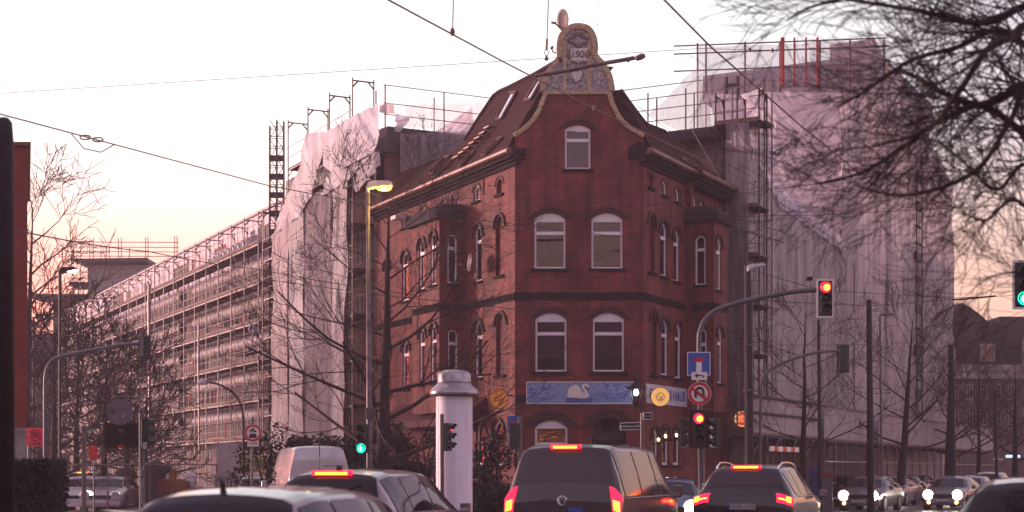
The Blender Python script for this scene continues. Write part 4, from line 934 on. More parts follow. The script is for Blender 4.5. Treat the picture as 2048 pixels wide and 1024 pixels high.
# protective tunnel over the pavement: panels on steel legs
for a, b, dd, lb in ((1503,1639,1.9,'white plank hoarding with dark rails over the pavement, left panel row'),(1647,1733,1.9,'white upright panels over the pavement behind the parked cars'),(1757,1985,1.9,'far row of pale panels over the pavement')):
    s0, s1 = FR.s(a, dd), FR.s(b, dd); e = E('site_gantry', FR(s0,dd,0), lb, 'site gantry')
    z0, z1 = 3.15, 4.55
    if a == 1503: z0, z1 = 3.2, 4.6
    m = MB(FR); n = max(3, int((s1-s0)/1.0))
    for k in range(n): m.box(s0+(s1-s0)*k/n+.02, s0+(s1-s0)*(k+1)/n-.02, dd, dd+.03, z0, z1)
    m.build('panels', 'render_pale', e)
    m = MB(FR); m.box(s0,s1,dd-.04,dd+.08,z1,z1+.09); m.box(s0,s1,dd-.04,dd+.06,z0-.09,z0); m.build('rail', 'steel', e)
    m = MB(FR); m.box(s0,s1,.2,dd,z0-.2,z0-.12); m.build('deck', 'plank_dark', e)
    n = max(2, int((s1-s0)/1.8))
    for k in range(n+1): m = MB(FR); x = s0+(s1-s0)*k/n; m.tube([(x,dd,0),(x,dd,z0)], .045, 5); m.build('leg', 'steel', e)
    for h in (1.1, 2.1):
        if a > 1600: m = MB(FR); m.tube([(s0,dd+.05,h),(s1,dd+.05,h)], .035, 5); m.build('cross_rail', 'steel_light', e)
    if a == 1503:
        m = MB(FR); n = 8
        for k in range(n): x0 = s0+(s1-s0)*k/n; x1 = s0+(s1-s0)*(k+1)/n; m.tube([(x0,dd+.05,3.0 if k%2 else 2.25),(x1,dd+.05,2.25 if k%2 else 3.0)], .035, 4)
        m.build('lattice', 'steel', e)
        for z in (3.95,4.6): m = MB(FR); m.tube([(s0-.3,dd+.08,z),(s1,dd+.08,z)], .06, 5); m.build('dark_rail', 'steel_dark', e)
m = MB(FR); s0 = FR.s(1540,2.2); s1 = FR.s(1598,2.2); L = (s1-s0)/7; zz = FR.z(897,s0,2.2)
bar = E('barrier_board', FR(s0,2.2,zz), 'red and white striped board hanging under the lattice girder', 'barrier board')
for k in range(7): m = MB(FR); m.box(s0+k*L, s0+(k+1)*L, 2.15, 2.2, zz-.10, zz+.10); m.build('stripe', 'sign_red' if k%2 else 'sign_white', bar)
m = MB(); c = P(1637, 930, 66)
m.box(X_(1603,66), X_(1638,66), 66, 68.5, 0, Z_(935,66)); rootmesh(m, 'portable_toilet', 'blue_paint', (X_(1620,66),67,0), 'dark blue site cabin behind the dark estate car', 'cabin', bevel=.05)
e = E('control_cabinet', (X_(1658,60),60,0), 'grey cabinet with faded reddish top panel beside the blue cabin', 'cabinet')
m = MB(); m.box(X_(1642,60), X_(1666,60), 60, 60.5, 0, Z_(943,60)); m.build('body', 'sign_grey', e, bevel=.03)
m = MB(); m.box(X_(1643,60), X_(1665,60), 59.97, 60, Z_(956,60), Z_(945,60)); m.build('poster', 'orange_wall', e)

# far mansard house on the right
Yh = 122.0; fx = lambda px: X_(px, Yh); fz = lambda py: Z_(py, Yh)
mh = E('mansard_house', (fx(1980), Yh+6, 0), 'old dark mansard-roofed house at the far right end of the street', 'house')
FH = Fac(0, Yh, 1, 0, 0, -1)
m = MB(FH); m.box(fx(1895), fx(2130), -14, 0, 0, fz(735)); m.build('wall', 'render_tan', mh)
m = MB(FH); m.prism([(fx(1893),fz(738)),(fx(2022),fz(738)),(fx(2008),fz(700)),(fx(1985),fz(655)),(fx(1962),fz(632)),(fx(1940),fz(615)),(fx(1922),fz(606)),(fx(1908),fz(612)),(fx(1897),fz(640))], -10, .2); m.build('roof', 'slate', mh)
m = MB(FH); m.prism([(fx(1990),fz(725)),(fx(2130),fz(725)),(fx(2130),fz(640)),(fx(1975),fz(640))], -12, -2); m.box(fx(2015), fx(2130), -10,-2.0, fz(640), fz(628)); m.build('roof', 'slate', mh)
m = MB(FH); m.box(fx(1893), fx(2130), -.1, .5, fz(742), fz(730)); m.box(fx(1893), fx(2130), -.1, .35, fz(758), fz(742)); m.build('cornice', 'render_pale', mh)
o = simple_window(FH, mh, fx(1961), fx(1985), fz(722), fz(692), .3, 'window_glass_dark', 'render_pale')
m = MB(FH); m.box(fx(1958), fx(1988), 0, .28, fz(724), fz(688)); m.build('dormer', 'render_pale', mh)
for px in range(1905, 2120, 28):
    for py in (800, 850): simple_window(FH, mh, fx(px), fx(px+12), fz(py), fz(py-32), 0)
m = MB(FH); m.prism([(fx(2040),fz(735)),(fx(2110),fz(735)),(fx(2110),fz(640)),(fx(2050),fz(650)),(fx(2040),fz(690))], .4, 1.2); m.build('gable', 'render_pale', mh)
m = MB(); m.tube([P(1882,735,Yh-30), P(1880,600,Yh-30)], .1, 5)
m = MB(); p = P(2025,913,100); m.box(p.x-.45, p.x+.45, 99.8, 100, p.z-.08, p.z+.10); m.tube([(p.x,99.8,p.z+.1),(p.x+.2,99.8,p.z+.3)], .04, 4)
rootmesh(m, 'shop_sign', mat('sign_cyan', (.4,.6,.8), .4, emit=(.45,.7,1), es=1.1, noise_amt=0), p, 'small bluish lit shop sign at the far right', 'sign')
m = MB(); 
for k in range(7): p = P(1988+k*3.0, 918+ (k%3)*1.2, 98); m.box(p.x-.06, p.x+.03, 97.95, 98, p.z-.06, p.z+.06)
rootmesh(m, 'shop_lettering', 'lamp_glass' if 'lamp_glass' in MATS else 'plastic_pale', P(1988,918,98), 'row of small pale letters over the far shopfront', 'sign')

# far left: slab-roofed building with roof scaffolding and lower annex
Yf = 138.0; ax = lambda px: X_(px, Yf); az = lambda py: Z_(py, Yf)
fb = E('slab_roof_building', (ax(230), Yf+5, 0), 'distant grey building with thin projecting roof slab at the far left end of the street', 'building')
m = MB(); m.box(ax(175), ax(300), Yf, Yf+14, 0, az(530)); m.build('wall', 'concrete', fb)
m = MB(); m.prism([(ax(142),az(521)),(ax(300),az(519)),(ax(300),az(527)),(ax(165),az(528))], Yf-1.2, Yf+14); m.build('roof_slab', 'slate', fb)
m = MB(); m.box(ax(143), ax(178), Yf-.8, Yf+2, az(573), az(566)); m.box(ax(66), ax(178), Yf-.9, Yf+3, az(598), az(590)); m.build('canopy', 'slate', fb)
m = MB(); m.box(ax(105), ax(178), Yf+.2, Yf+12, 0, az(594)); m.build('annex', 'render_tan', fb)
m = MB(); m.box(ax(28), ax(110), Yf+.2, Yf+12, 0, az(668)); m.build('low_wing', 'slate', fb)
e = E('scaffolding', (ax(200), Yf+.5, az(520)), 'thin scaffold frames standing on the distant slab roof', 'scaffolding')
for px, yt in ((150,492),(165,484),(183,478),(190,478),(205,490),(222,495),(240,478),(246,478),(262,498),(294,476),(299,476),(352,474),(357,474)):
    m = MB(); m.tube([(ax(px),Yf-.6,az(600 if px<180 else 520)),(ax(px),Yf-.6,az(yt))], .05, 4); m.build('standard', 'steel', e)
for py in (486,496,505,514,545,558,580): m = MB(); m.tube([(ax(140),Yf-.65,az(py)),(ax(360 if py<520 else 178),Yf-.65,az(py+1))], .035, 4); m.build('guard_rail', 'steel', e)

# near left: dark concrete mast and orange-red wall end
m = MB(); m.lathe((X_(8,16),16,0), [(.115,0),(.10,Z_(262,16)-.1),(.085,Z_(245,16)),(.05,Z_(236,16))], 14)
rootmesh(m, 'catenary_mast', 'steel_dark', (X_(8,16),16,0), 'thick dark mast cut by the left edge of the picture', 'mast', smooth=True)
ob = E('orange_building', (X_(10,34),36,0), 'narrow end of an orange-red rendered building at the left edge', 'building')
def obx(m, x0, x1, z0, z1, o=0):
    q = [(X_(x0,34)-o,34-o),(X_(x1,34)+o,34-o),(X_(x1-3,41)+o,41),(X_(x0-3,41)-o,41)]; a = [m.av((*p,z0)) for p in q]; b = [m.av((*p,z1)) for p in q]; m.f += [a[::-1], b] + [[a[i],a[(i+1)%4],b[(i+1)%4],b[i]] for i in range(4)]
m = MB(); obx(m, -60, 55, Z_(856,34), Z_(288,34)); m.build('wall', 'orange_wall', ob)
m = MB(); obx(m, -60, 55, 0, Z_(856,34), .03); m.build('plinth', 'concrete', ob)
m = MB(); obx(m, -60, 57, Z_(292,34), Z_(285,34), .08); m.build('roof_edge', 'gutter', ob)

# unseen building rows added to shade the square and colour the window reflections
for x0, x1, y0, y1, h_, nm, lb in ((-75,-22,-62,-46,17,'render_mauve','unseen dark block added behind the viewpoint for shade, left part'),(-22,30,-64,-48,19,'render_mauve','unseen dark block added behind the viewpoint for shade, middle part'),(30,80,-60,-44,16,'render_mauve','unseen dark block added behind the viewpoint for shade, right part'),(42,56,-40,12,16,'render_tan','unseen tan block added on the right for shade, outside the view')):
    e = E('shading_row', ((x0+x1)/2,(y0+y1)/2,0), lb, 'building'); m = MB(); m.box(x0,x1,y0,y1,0,h_); m.build('wall', nm, e)
    m = MB(); m.prism([(x0-.3,h_),(x1+.3,h_),(x1-3,h_+3.5),(x0+3,h_+3.5)], y0-.3, y1+.3); m.build('roof', 'slate', e)
    for k in range(int((x1-x0)/4)):
        for z in (1.5,4.8,8.1,11.4): x = x0+1.2+k*4; m = MB(); m.box(x, x+1.5, y1-.02, y1+.05, z, z+1.9); m.build('window', 'dull_glass', e)
# ------------------------------------------------------------------ trees and bushes
def branch(m, rng, p, d, L, r, lev, cfg):
    n = 5 if lev == 0 else 4; pts = [p.copy()]; rs = [r]; q = p.copy(); dd = d.normalized()
    for k in range(n):
        j = cfg['jit'] * (1 + lev*.3); dd = (dd + Vector((rng.uniform(-j,j), rng.uniform(-j,j), rng.uniform(-j,j)*.7 + cfg['up']*(.5 if lev else .1)))).normalized()
        q = q + dd * L / n; pts.append(q.copy()); rs.append(max(cfg['rmin'], r * (1 - .62*(k+1)/n)))
    m.tube(pts, rs, 5 if r > .05 else 3, caps=False)
    if lev >= cfg['lev']: return
    cnt = cfg['cnt'][min(lev, len(cfg['cnt'])-1)]
    for c in range(cnt):
        t = rng.uniform(.22 if lev else cfg['first'], 1.0); k = min(int(t*n), n-1); f = t*n-k; b = pts[k].lerp(pts[k+1], f); rr = rs[k]*(1-f)+rs[k+1]*f
        ax = (pts[k+1]-pts[k]).normalized(); o = ax.orthogonal().normalized(); o = Matrix.Rotation(rng.uniform(0, 6.283), 3, ax) @ o
        sp = rng.uniform(*cfg['ang']); nd = ax*math.cos(sp) + o*math.sin(sp)
        branch(m, rng, b, nd, L*rng.uniform(.42,.68)*(1.15-t*.35), rr*rng.uniform(.45,.65), lev+1, cfg)
def tree(name, base, h, r, lean, seed, label, group=None, limbs=9, first=.3, lev=3, cnt=(5,5,4), spread=.55, ang=(.45,1.0), twig='twig', up=.18, rmin=.008, jit=.16, LL=.42, bm='bark', lr=.5):
    rng = random.Random(seed); base = Vector(base); e = E(name, base, label, 'tree', group); m = MB(); pts = []; rs = []; n = 9
    for k in range(n+1):
        t = k/n; pts.append(base + Vector((lean[0]*t + rng.uniform(-.06,.06)*h*.05, lean[1]*t, h*t*.92))); rs.append(r*(1-.93*t)*(1.35 if k == 0 else 1))
    m.tube(pts, rs, 9); m.build('trunk', bm, e, smooth=True)
    m = MB(); cfg = dict(jit=jit, up=up, rmin=rmin, lev=lev, cnt=cnt, first=.25, ang=ang)
    for k in range(limbs):
        t = first + (1-first)*(k+.5)/limbs; i = min(int(t*n), n-1); f = t*n-i; b = pts[i].lerp(pts[i+1], f); a = k*2.4 + rng.uniform(-.4,.4); el = .25 + .75*t
        d = Vector((math.cos(a), math.sin(a)*.8, math.tan(min(1.35, el)) * spread)); L = h*LL*(1.15-.55*t)*rng.uniform(.85,1.15)
        branch(m, rng, b, d, L, max(.018, rs[i]*lr), 1, cfg)
    m.build('crown', twig, e, recalc=False); return e
Yt = 46.0
tree('street_tree', (X_(762,Yt), Yt, .1), 10.6, .27, (.25,0,0), 21, 'large bare tree in front of the sunlit brick wall beside the street lamp', limbs=19, first=.16, lev=4, cnt=(5,6,5,3), LL=.43, spread=.42, lr=.36, rmin=.0062)
tree('street_tree', (X_(1605,58), 58, .1), 8.4, .16, (.1,0,0), 33, 'slender bare tree in front of the wide pleated grey sheet', 'bare trees along the right street', limbs=14, first=.28, lev=3, cnt=(5,7,5), LL=.40, spread=.3, up=.22, lr=.36)
tree('street_tree', (X_(1800,72), 72, .1), 9.6, .24, (.6,0,0), 41, 'bigger bare tree between two dark masts on the right street', 'bare trees along the right street', limbs=16, first=.25, lev=3, cnt=(6,7,5), LL=.42, spread=.6, lr=.34)
tree('street_tree', (X_(1895,88), 88, .1), 9.8, .26, (.2,0,0), 47, 'dense bare tree in front of the left edge of the mansard house', 'bare trees along the right street', limbs=18, first=.22, lev=3, cnt=(6,7,6), LL=.42, spread=.6, lr=.34)
tree('street_tree', (X_(1958,92), 92, .1), 8.6, .18, (0,0,0), 49, 'bare tree before the mansard house dormer', 'bare trees along the right street', limbs=15, first=.3, lev=3, cnt=(6,6,6), LL=.42, lr=.36)
tree('street_tree', (X_(2030,84), 84, .1), 8.2, .2, (0,0,0), 53, 'rightmost bare tree along the right street', 'bare trees along the right street', limbs=15, first=.25, lev=3, cnt=(6,6,6), LL=.44, lr=.36)
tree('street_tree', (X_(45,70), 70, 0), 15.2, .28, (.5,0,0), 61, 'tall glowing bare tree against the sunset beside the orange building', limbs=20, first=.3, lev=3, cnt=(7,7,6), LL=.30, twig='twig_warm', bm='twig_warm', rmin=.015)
for i, (px, Y, h, sd_, lb) in enumerate(((105,66,8.2,71,'dark bare tree behind the round sign, leftmost in the thicket'),(150,74,9.0,72,'dark bare tree in the thicket left of the signal arm'),(205,70,8.4,73,'dark bare tree rising behind the left signal arm'),(250,78,8.2,74,'dark bare tree behind the round grey sign disc'),(288,84,7.6,75,'dark bare tree just left of the open scaffolding front'))):
    tree('bare_tree', (X_(px,Y), Y, 0), h, .2, (random.uniform(-.4,.4),0,0), sd_, lb, 'thicket of dark bare trees before the office block', limbs=16, first=.14, lev=3, cnt=(6,7,5), LL=.40, up=.14, rmin=.022, lr=.4)
# near tree reaching in from the right, trunk outside the picture
nb = E('overhanging_tree', (6.6, 13.5, 0), 'near bare tree whose dark blurred branches hang in from the upper right', 'tree')
rng = random.Random(5)
m = MB(); m.tube([(6.6,13.5,0),(6.5,13.5,2),(6.3,13.4,4),(6.4,13.3,6),(6.2,13.2,9)], [.34,.26,.22,.17,.09], 12); m.build('trunk', 'bark', nb, smooth=True)
m = MB(); cfg = dict(jit=.13, up=.02, rmin=.0028, lev=3, cnt=(7,7,5,4), first=.1, ang=(.25,.7))
guides = [([(2300,330),(2048,180),(1990,185),(1925,210),(1850,185),(1790,150),(1760,140)], 12.6, .050),
          ([(2300,220),(2048,60),(1990,75),(1940,100),(1880,190),(1820,260),(1720,290)], 12.0, .046),
          ([(2300,60),(2048,10),(1960,40),(1900,45),(1820,25),(1700,5),(1600,-10)], 12.4, .040),
          ([(2280,420),(2048,300),(2000,255),(1925,210),(1850,240),(1770,295),(1690,345),(1600,368)], 13.0, .040),
          ([(2300,420),(2048,170),(1990,235),(1930,330),(1850,375),(1760,390),(1680,372)], 12.2, .032),
          ([(2300,120),(2048,100),(1960,60),(1880,95),(1790,120),(1700,180),(1640,215)], 12.8, .036),
          ([(2320,560),(2048,430),(1990,400),(1940,440),(1900,430)], 13.4, .026),
          ([(2300,-80),(2048,-60),(1900,-40),(1750,-20),(1600,10),(1540,40)], 12.2, .030),
          ([(2330,640),(2100,600),(2040,560),(1985,545),(1930,560)], 13.6, .018),
          ([(2320,500),(2080,350),(2010,330),(1960,380),(1900,330),(1840,280)], 12.5, .028)]
for path, Y, r in guides:
    pts = [P(x+34, y, Y + .25*math.sin(i*1.3)) for i, (x, y) in enumerate(path)]; r *= .92; root = Vector((6.35, 13.4, pts[0].z - .5)); fp = [root] + pts
    sm = []
    for i in range(len(fp)-1):
        a = fp[max(i-1,0)]; b = fp[i]; c = fp[i+1]; d = fp[min(i+2,len(fp)-1)]
        for k in range(5):
            t = k/5; sm.append(.5*((2*b)+(c-a)*t+(2*a-5*b+4*c-d)*t*t+(3*b-a-3*c+d)*t**3))
    sm.append(fp[-1]); nn = len(sm); rs = [r*(1.25-1.0*i/nn) for i in range(nn)]; m.tube(sm, rs, 7)
    for k in range(8, nn, 1):
        for rep in range(1 if k % 2 else 2):
            ax = (sm[min(k+1,nn-1)]-sm[k-1]).normalized(); o = Matrix.Rotation(rng.uniform(0,6.283),3,ax) @ ax.orthogonal().normalized(); sp = rng.uniform(.3,.9)
            dd = ax*math.cos(sp)+o*math.sin(sp); dd.y *= .5
            branch(m, rng, sm[k].copy(), dd, rng.uniform(.4,.95), rs[k]*.33, 2, dict(cfg, cnt=(0,0,5,1), lev=4))
m.build('crown', 'twig', nb, recalc=False)

def bush(px, py_top, Y, w_, depth, label, seed, m_='leaf', n=2600, py_bot=None, leaf=.07, group='evergreen bushes along the brick house', cat='bush', name='bush'):
    rng = random.Random(seed); h = Z_(py_top, Y); x0 = X_(px, Y); z0 = Z_(py_bot, Y) if py_bot else 0
    e = E(name, (x0, Y, z0), label, cat, group); m = MB()
    for k in range(7): a = rng.uniform(0,6.28); m.tube([(x0+rng.uniform(-.2,.2)*w_,Y,z0),(x0+math.cos(a)*w_*.3,Y+math.sin(a)*depth*.3,z0+(h-z0)*.8)], [.05,.015], 5)
    m.build('stem', 'bark', e)
    m = MB(); cl = [(rng.uniform(-.5,.5)*w_, rng.uniform(-.5,.5)*depth, z0+rng.uniform(.15,.86)*(h-z0), rng.uniform(.25,.5)) for _ in range(int(10+w_*6))]
    for k in range(n):
        c = rng.choice(cl); v = Vector((rng.gauss(0,1), rng.gauss(0,1), rng.gauss(0,1))).normalized()*c[3]*rng.uniform(.5,1.15)
        p = Vector((x0+c[0]+v.x, Y+c[1]+v.y, max(.02, c[2]+v.z*.9))); a = Vector((rng.uniform(-1,1),rng.uniform(-1,1),rng.uniform(-1,1))).normalized(); b = a.orthogonal().normalized(); s_ = leaf*rng.uniform(.6,1.4)
        m.poly([p-a*s_, p+b*s_*.5, p+a*s_, p-b*s_*.5])
    m.build('foliage', m_, e, recalc=False); return e
bush(545,842,50,2.2,1.2,'evergreen bush farthest left, behind the prohibition sign', 1, 'leaf_dark')
bush(610,852,49,2.4,1.2,'evergreen bush behind the white van roof', 2, 'leaf_dark')
bush(680,862,49,2.2,1.2,'evergreen bush just left of the pedestrian light', 3, 'leaf_dark')
bush(765,838,49,2.2,1.2,'evergreen bush between pedestrian light and tree trunk', 4, 'leaf_dark', 3200)
bush(835,832,49,2.2,1.2,'tall evergreen bush directly left of the advertising column', 5, 'leaf_dark', 3200)
bush(975,845,51.5,1.5,1.0,'tall thin evergreen right of the advertising column', 6, 'leaf_dark', 2600)
bush(640,905,47,2.6,1.0,'low hedge piece hidden partly by the white van', 7, 'leaf_dark')
bush(800,905,47,3.4,1.0,'low hedge piece under the tall bushes', 8, 'leaf_dark', 3000)
bush(975,950,50,1.8,1.0,'low hedge piece at the foot of the column', 9, 'leaf_dark')
bush(495,912,70,1.6,.5,'yellow-green lit shrub behind the sign pole', 10, mat('leaf_lit', (.30,.28,.05), .8, nscale=20, noise_amt=.5), 700, py_bot=940, group=None)  # much brighter leaf copy, light on this shrub put into its colour
# clipped hedge at the lower left
rng = random.Random(8); Yh_ = 24.; e = E('hedge', (X_(80,Yh_), Yh_+.8, 0), 'dark clipped hedge at the lower left corner', 'hedge')
m = MB(); m.box(X_(-60,Yh_), X_(100,Yh_), Yh_+.06, Yh_+.75, 0, Z_(930,Yh_)); m.build('core', 'leaf_dark', e)
m = MB(); x0, x1, zt = X_(-60,Yh_), X_(106,Yh_), Z_(924,Yh_)
for k in range(9000):
    f = rng.random()
    if f < .6: p = Vector((rng.uniform(x0,x1), Yh_+rng.uniform(-.03,.1), rng.uniform(0,zt)))
    elif f < .8: p = Vector((rng.uniform(x0,x1), Yh_+rng.uniform(0,.8), zt+rng.uniform(-.06,.05)))
    else: p = Vector((x1+rng.uniform(-.08,.03), Yh_+rng.uniform(0,.8), rng.uniform(0,zt)))
    a = Vector((rng.uniform(-1,1),rng.uniform(-1,1),rng.uniform(-1,1))).normalized(); b = a.orthogonal().normalized(); s_ = .035*rng.uniform(.6,1.4); m.poly([p-a*s_, p+b*s_*.6, p+a*s_, p-b*s_*.6])
m.build('foliage', 'leaf_dark', e, recalc=False)

# ------------------------------------------------------------------ advertising column
Yc = 40.; cx = X_(908.5, Yc); rc = 36.5/FPX*Yc
e = E('advertising_column', (cx, Yc, 0), 'white round advertising column with grey domed metal cap', 'advertising column')
m = MB(); m.lathe((cx,Yc,0), [(rc*1.04,0),(rc*1.04,.35),(rc,.36),(rc,Z_(794,Yc))], 48); m.build('shaft', 'column_white', e, smooth=False)
m = MB(); rr = rc*1.36; z = lambda py: Z_(py, Yc)
prof = [(rc*.95,z(792)),(rr*.97,z(792)),(rr,z(788)),(rr*.98,z(783)),(rr*.92,z(778)),(rr*.80,z(773)),(rc*.95,z(768)),(rc*.92,z(764)),(rc*.93,z(750)),(rc*.86,z(745)),(rc*.6,z(741)),(rc*.2,z(739.5))]
m.lathe((cx,Yc,0), prof, 48); o = m.build('cap', 'column_cap', e, smooth=True)
m = MB(); m.lathe((cx,Yc,0), [(rc*.945,z(766)),(rc*.97,z(765.5)),(rc*.945,z(764.5))], 48); m.build('cap_ring', 'steel_light', e)
m = MB()
for a in (.6,2.2,3.7,4.75,5.5): m.box(cx+rc*math.cos(a)-.006, cx+rc*math.cos(a)+.006, Yc+rc*math.sin(a)-.006, Yc+rc*math.sin(a)+.006, .36, Z_(795,Yc))
for zz in (.36, 2.0, 3.55): m.lathe((cx,Yc,zz), [(rc*1.005,0),(rc*1.012,.012),(rc*1.005,.024)], 48)
m.build('band', 'sign_white', e)

# ------------------------------------------------------------------ signals, signs, lamps
def loc_fr(c, az):
    c = Vector(c); ca, sa = math.cos(R(az)), math.sin(R(az))
    return lambda a,b,z: Vector((c.x + a*ca - b*sa, c.y + a*sa + b*ca, c.z + z))
def head(par, c, az, lit=None, col='red', n=3, sc_=1.0, board=None, body='signal_green_body', figure=False, border=True):
    """signal head, front facing local -y; c is the centre"""
    fr = loc_fr(c, az); s_ = sc_; h = .33*s_; H = n*h; m = MB(fr)
    m.box(-.17*s_, .17*s_, -.10*s_, .12*s_, -H/2, H/2)
    hd = m.build('signal_head', body, par, bevel=.03*s_)
    m = MB(fr)
    for k in range(n):      # visors
        z = H/2-h*(k+.5); rows = []
        for dy in (0, .22*s_):
            rows.append([(.135*s_*math.cos(t), -.10*s_-dy*(1 if abs(t-1.57)<1.3 else .55), z+.135*s_*math.sin(t)) for t in [(-.35+3.84*i/14) for i in range(15)]])
        m.grid(rows); m.grid([[(p[0]*1.06,p[1],z+(p[2]-z)*1.06) for p in r_] for r_ in rows])
    m.build('visor', body, hd, recalc=False)
    for k in range(n):
        z = H/2-h*(k+.5); on = (lit == k); m = MB(fr); r_ = .115*s_*(1.4 if on else 1)  # lit lens is enlarged to carry its glow
        m.lathe((0,0,z), [(r_,-.11*s_),(r_*.8,-.13*s_),(r_*.4,-.145*s_)], 20, 'y'); l = m.build('lens', ('lens_'+col) if on else 'lens_off', hd, smooth=True)
        if on:
            m = MB(fr)
            if figure:
                m.tube([(-.03*s_,-.16,z-.09*s_),(0,-.16,z-.01*s_),(.03*s_,-.16,z-.09*s_)], .016*s_, 5); m.tube([(0,-.16,z-.02*s_),(0,-.16,z+.05*s_)], .02*s_, 5); m.lathe((0,0,z+.075*s_), [(.018*s_,-.17),(.01,-.175)], 10, 'y'); m.tube([(-.05*s_,-.16,z),(0,-.16,z+.04*s_),(.05*s_,-.16,z)], .012*s_, 4)
            else: m.lathe((.02*s_,0,z-.01), [(.10*s_,-.152*s_),(.07*s_,-.17*s_)], 16, 'y')
            m.build('bulb', 'lens_'+col+'_core', l)
    if board:
        m = MB(fr); w2, h2 = board; m.box(-w2/2, w2/2, -.03*s_, .0, -h2/2, h2/2); m.build('backboard', 'lens_off' if az == 0 else body, hd, bevel=.01)
        m = MB(fr); t = .045
        for a in ((-w2/2,w2/2,-h2/2,-h2/2+t),(-w2/2,w2/2,h2/2-t,h2/2),(-w2/2,-w2/2+t,-h2/2+t,h2/2-t),(w2/2-t,w2/2,-h2/2+t,h2/2-t)): m.box(a[0],a[1],-.045*s_,-.03*s_-.001,a[2],a[3])
        if az == 0 and border: m.build('white_border', 'sign_white', hd)
    return hd
def arm_path(px_list, Y): return [P(x, y, Y) for x, y in px_list]
def smoothpath(p, n=5):
    out = []
    for i in range(len(p)-1):
        a = p[max(i-1,0)]; b = p[i]; c = p[i+1]; d = p[min(i+2,len(p)-1)]
        for k in range(n):
            t = k/n; out.append(.5*((2*b)+(c-a)*t+(2*a-5*b+4*c-d)*t*t+(3*b-a-3*c+d)*t**3))
    return out + [p[-1]]
# main signal mast with signs
Ym = 38.; e = E('signal_mast', (X_(1404,Ym),Ym,0), 'curved-arm signal mast with blue dead-end sign and two red lights', 'traffic light')
m = MB(); pts = smoothpath(arm_path([(1404,1070),(1402,900),(1399,760),(1398,690),(1401,660),(1412,638),(1440,617),(1500,600),(1560,588),(1600,582),(1638,580)], Ym)); m.tube(pts, [.085 if p.z < 3.2 else .062 for p in pts], 10); m.build('pole', 'sign_grey', e, smooth=True)
head(e, P(1650,597,Ym-.1), 0, 0, 'red', 3, .84, (.44,.98))
head(e, P(1397,858,Ym-.2), 0, 0, 'red', 3, .80, (.50,.98), border=False)
head(e, P(1368,866,Ym), 80, None, n=3, sc_=.72); head(e, P(1430,866,Ym), -60, None, n=3, sc_=.74)
m = MB(); m.tube([P(1368,850,Ym),P(1430,850,Ym)], .03, 5); m.tube([P(1368,882,Ym),P(1430,882,Ym)], .03, 5); m.build('bracket', 'sign_grey', e)
c = P(1617,558,Ym); m = MB(); m.tube([P(1622,580,Ym), P(1620,560,Ym)], .012, 4); m.box(c.x-.06,c.x+.09,Ym-.08,Ym+.08,c.z-.04,c.z+.05); m.build('detector', 'steel_dark', e, bevel=.02)
m = MB()
for k in range(9):
    rr_ = random.Random(k); z = rr_.uniform(.4,1.3); x = X_(1403,Ym); a = rr_.uniform(-1,1)*.04; m.box(x+a-.03, x+a+.03, Ym-.093, Ym-.086, z, z+.07)
m.build('stickers', 'sign_white', e)
# blue dead-end sign
Ys = Ym-.12
def panel(par, x0, y0, x1, y1, Y, m_, name, th=.02, r_=.02):
    a, b = P(x0,y1,Y), P(x1,y0,Y); m = MB(); m.box(a.x,b.x,Y-th,Y,a.z,b.z); return m.build(name, m_, par, bevel=r_*.0)
def thing_sign(name, px, py, Y, label, cat='traffic sign', group=None): return E(name, P(px,py,Y), label, cat, group)
e = thing_sign('dead_end_sign', 1397, 727, Ys, 'square blue dead-end sign with white T and red bar on the signal mast')
o = panel(e, 1374.5,704,1420.5,751, Ys, 'sign_white', 'border'); o = panel(e, 1376,705.5,1419,749.5, Ys-.022, 'sign_blue', 'plate', .004)
panel(e, 1392.5,724,1403.5,744, Ys-.03, 'sign_white', 'road_symbol', .004); panel(e, 1387,716,1409,724, Ys-.03, 'sign_red', 'bar', .004)
e = thing_sign('arrow_plate', 1398, 752, Ys-.08, 'small white plate with black left arrow under the blue sign')
panel(e, 1383,744,1414,760, Ys-.08, 'sign_white', 'plate')
m = MB(); m.tube([P(1407.5,756,Ys-.105),P(1407,752,Ys-.105),P(1404,750.5,Ys-.105),P(1392,751,Ys-.105)], .014, 4); m.tube([P(1396,747.5,Ys-.105),P(1390,751,Ys-.105),P(1396,754.5,Ys-.105)], .014, 4); m.build('arrow', 'sign_black', e)
def roundplate(par, px, py, rpx, Y, m_, name, th=.02):
    c = P(px,py,Y); r_ = rpx/FPX*Y; m = MB(); m.lathe(tuple(c), [(r_,-th),(r_,0)], 40, 'y'); return m.build(name, m_, par)
e = thing_sign('no_u_turn_sign', 1399, 787, Ys, 'round red and white no U-turn sign on the signal mast')
roundplate(e,1399,787,23.4,Ys,'sign_white','rim'); roundplate(e,1399,787,22.6,Ys-.022,'sign_red','red_ring',.004); roundplate(e,1399,787,16.5,Ys-.028,'sign_white','plate',.004)
m = MB(); m.tube(smoothpath([P(1391.5,795,Ys-.04),P(1391.5,785,Ys-.04),P(1394,778,Ys-.04),P(1399.5,775.5,Ys-.04),P(1405,778,Ys-.04),P(1407,785,Ys-.04),P(1407,792,Ys-.04)],4), .030, 4); m.prism([(X_(1401.5,Ys),Z_(791,Ys)),(X_(1412,Ys),Z_(791,Ys)),(X_(1407,Ys),Z_(799,Ys))], Ys-.045, Ys-.04); m.build('arrow', 'sign_black', e)
m = MB(); a, b = P(1384,776,Ys-.05), P(1414,799,Ys-.05); m.tube([a,b], .034, 4); m.build('red_bar', 'sign_red', e)
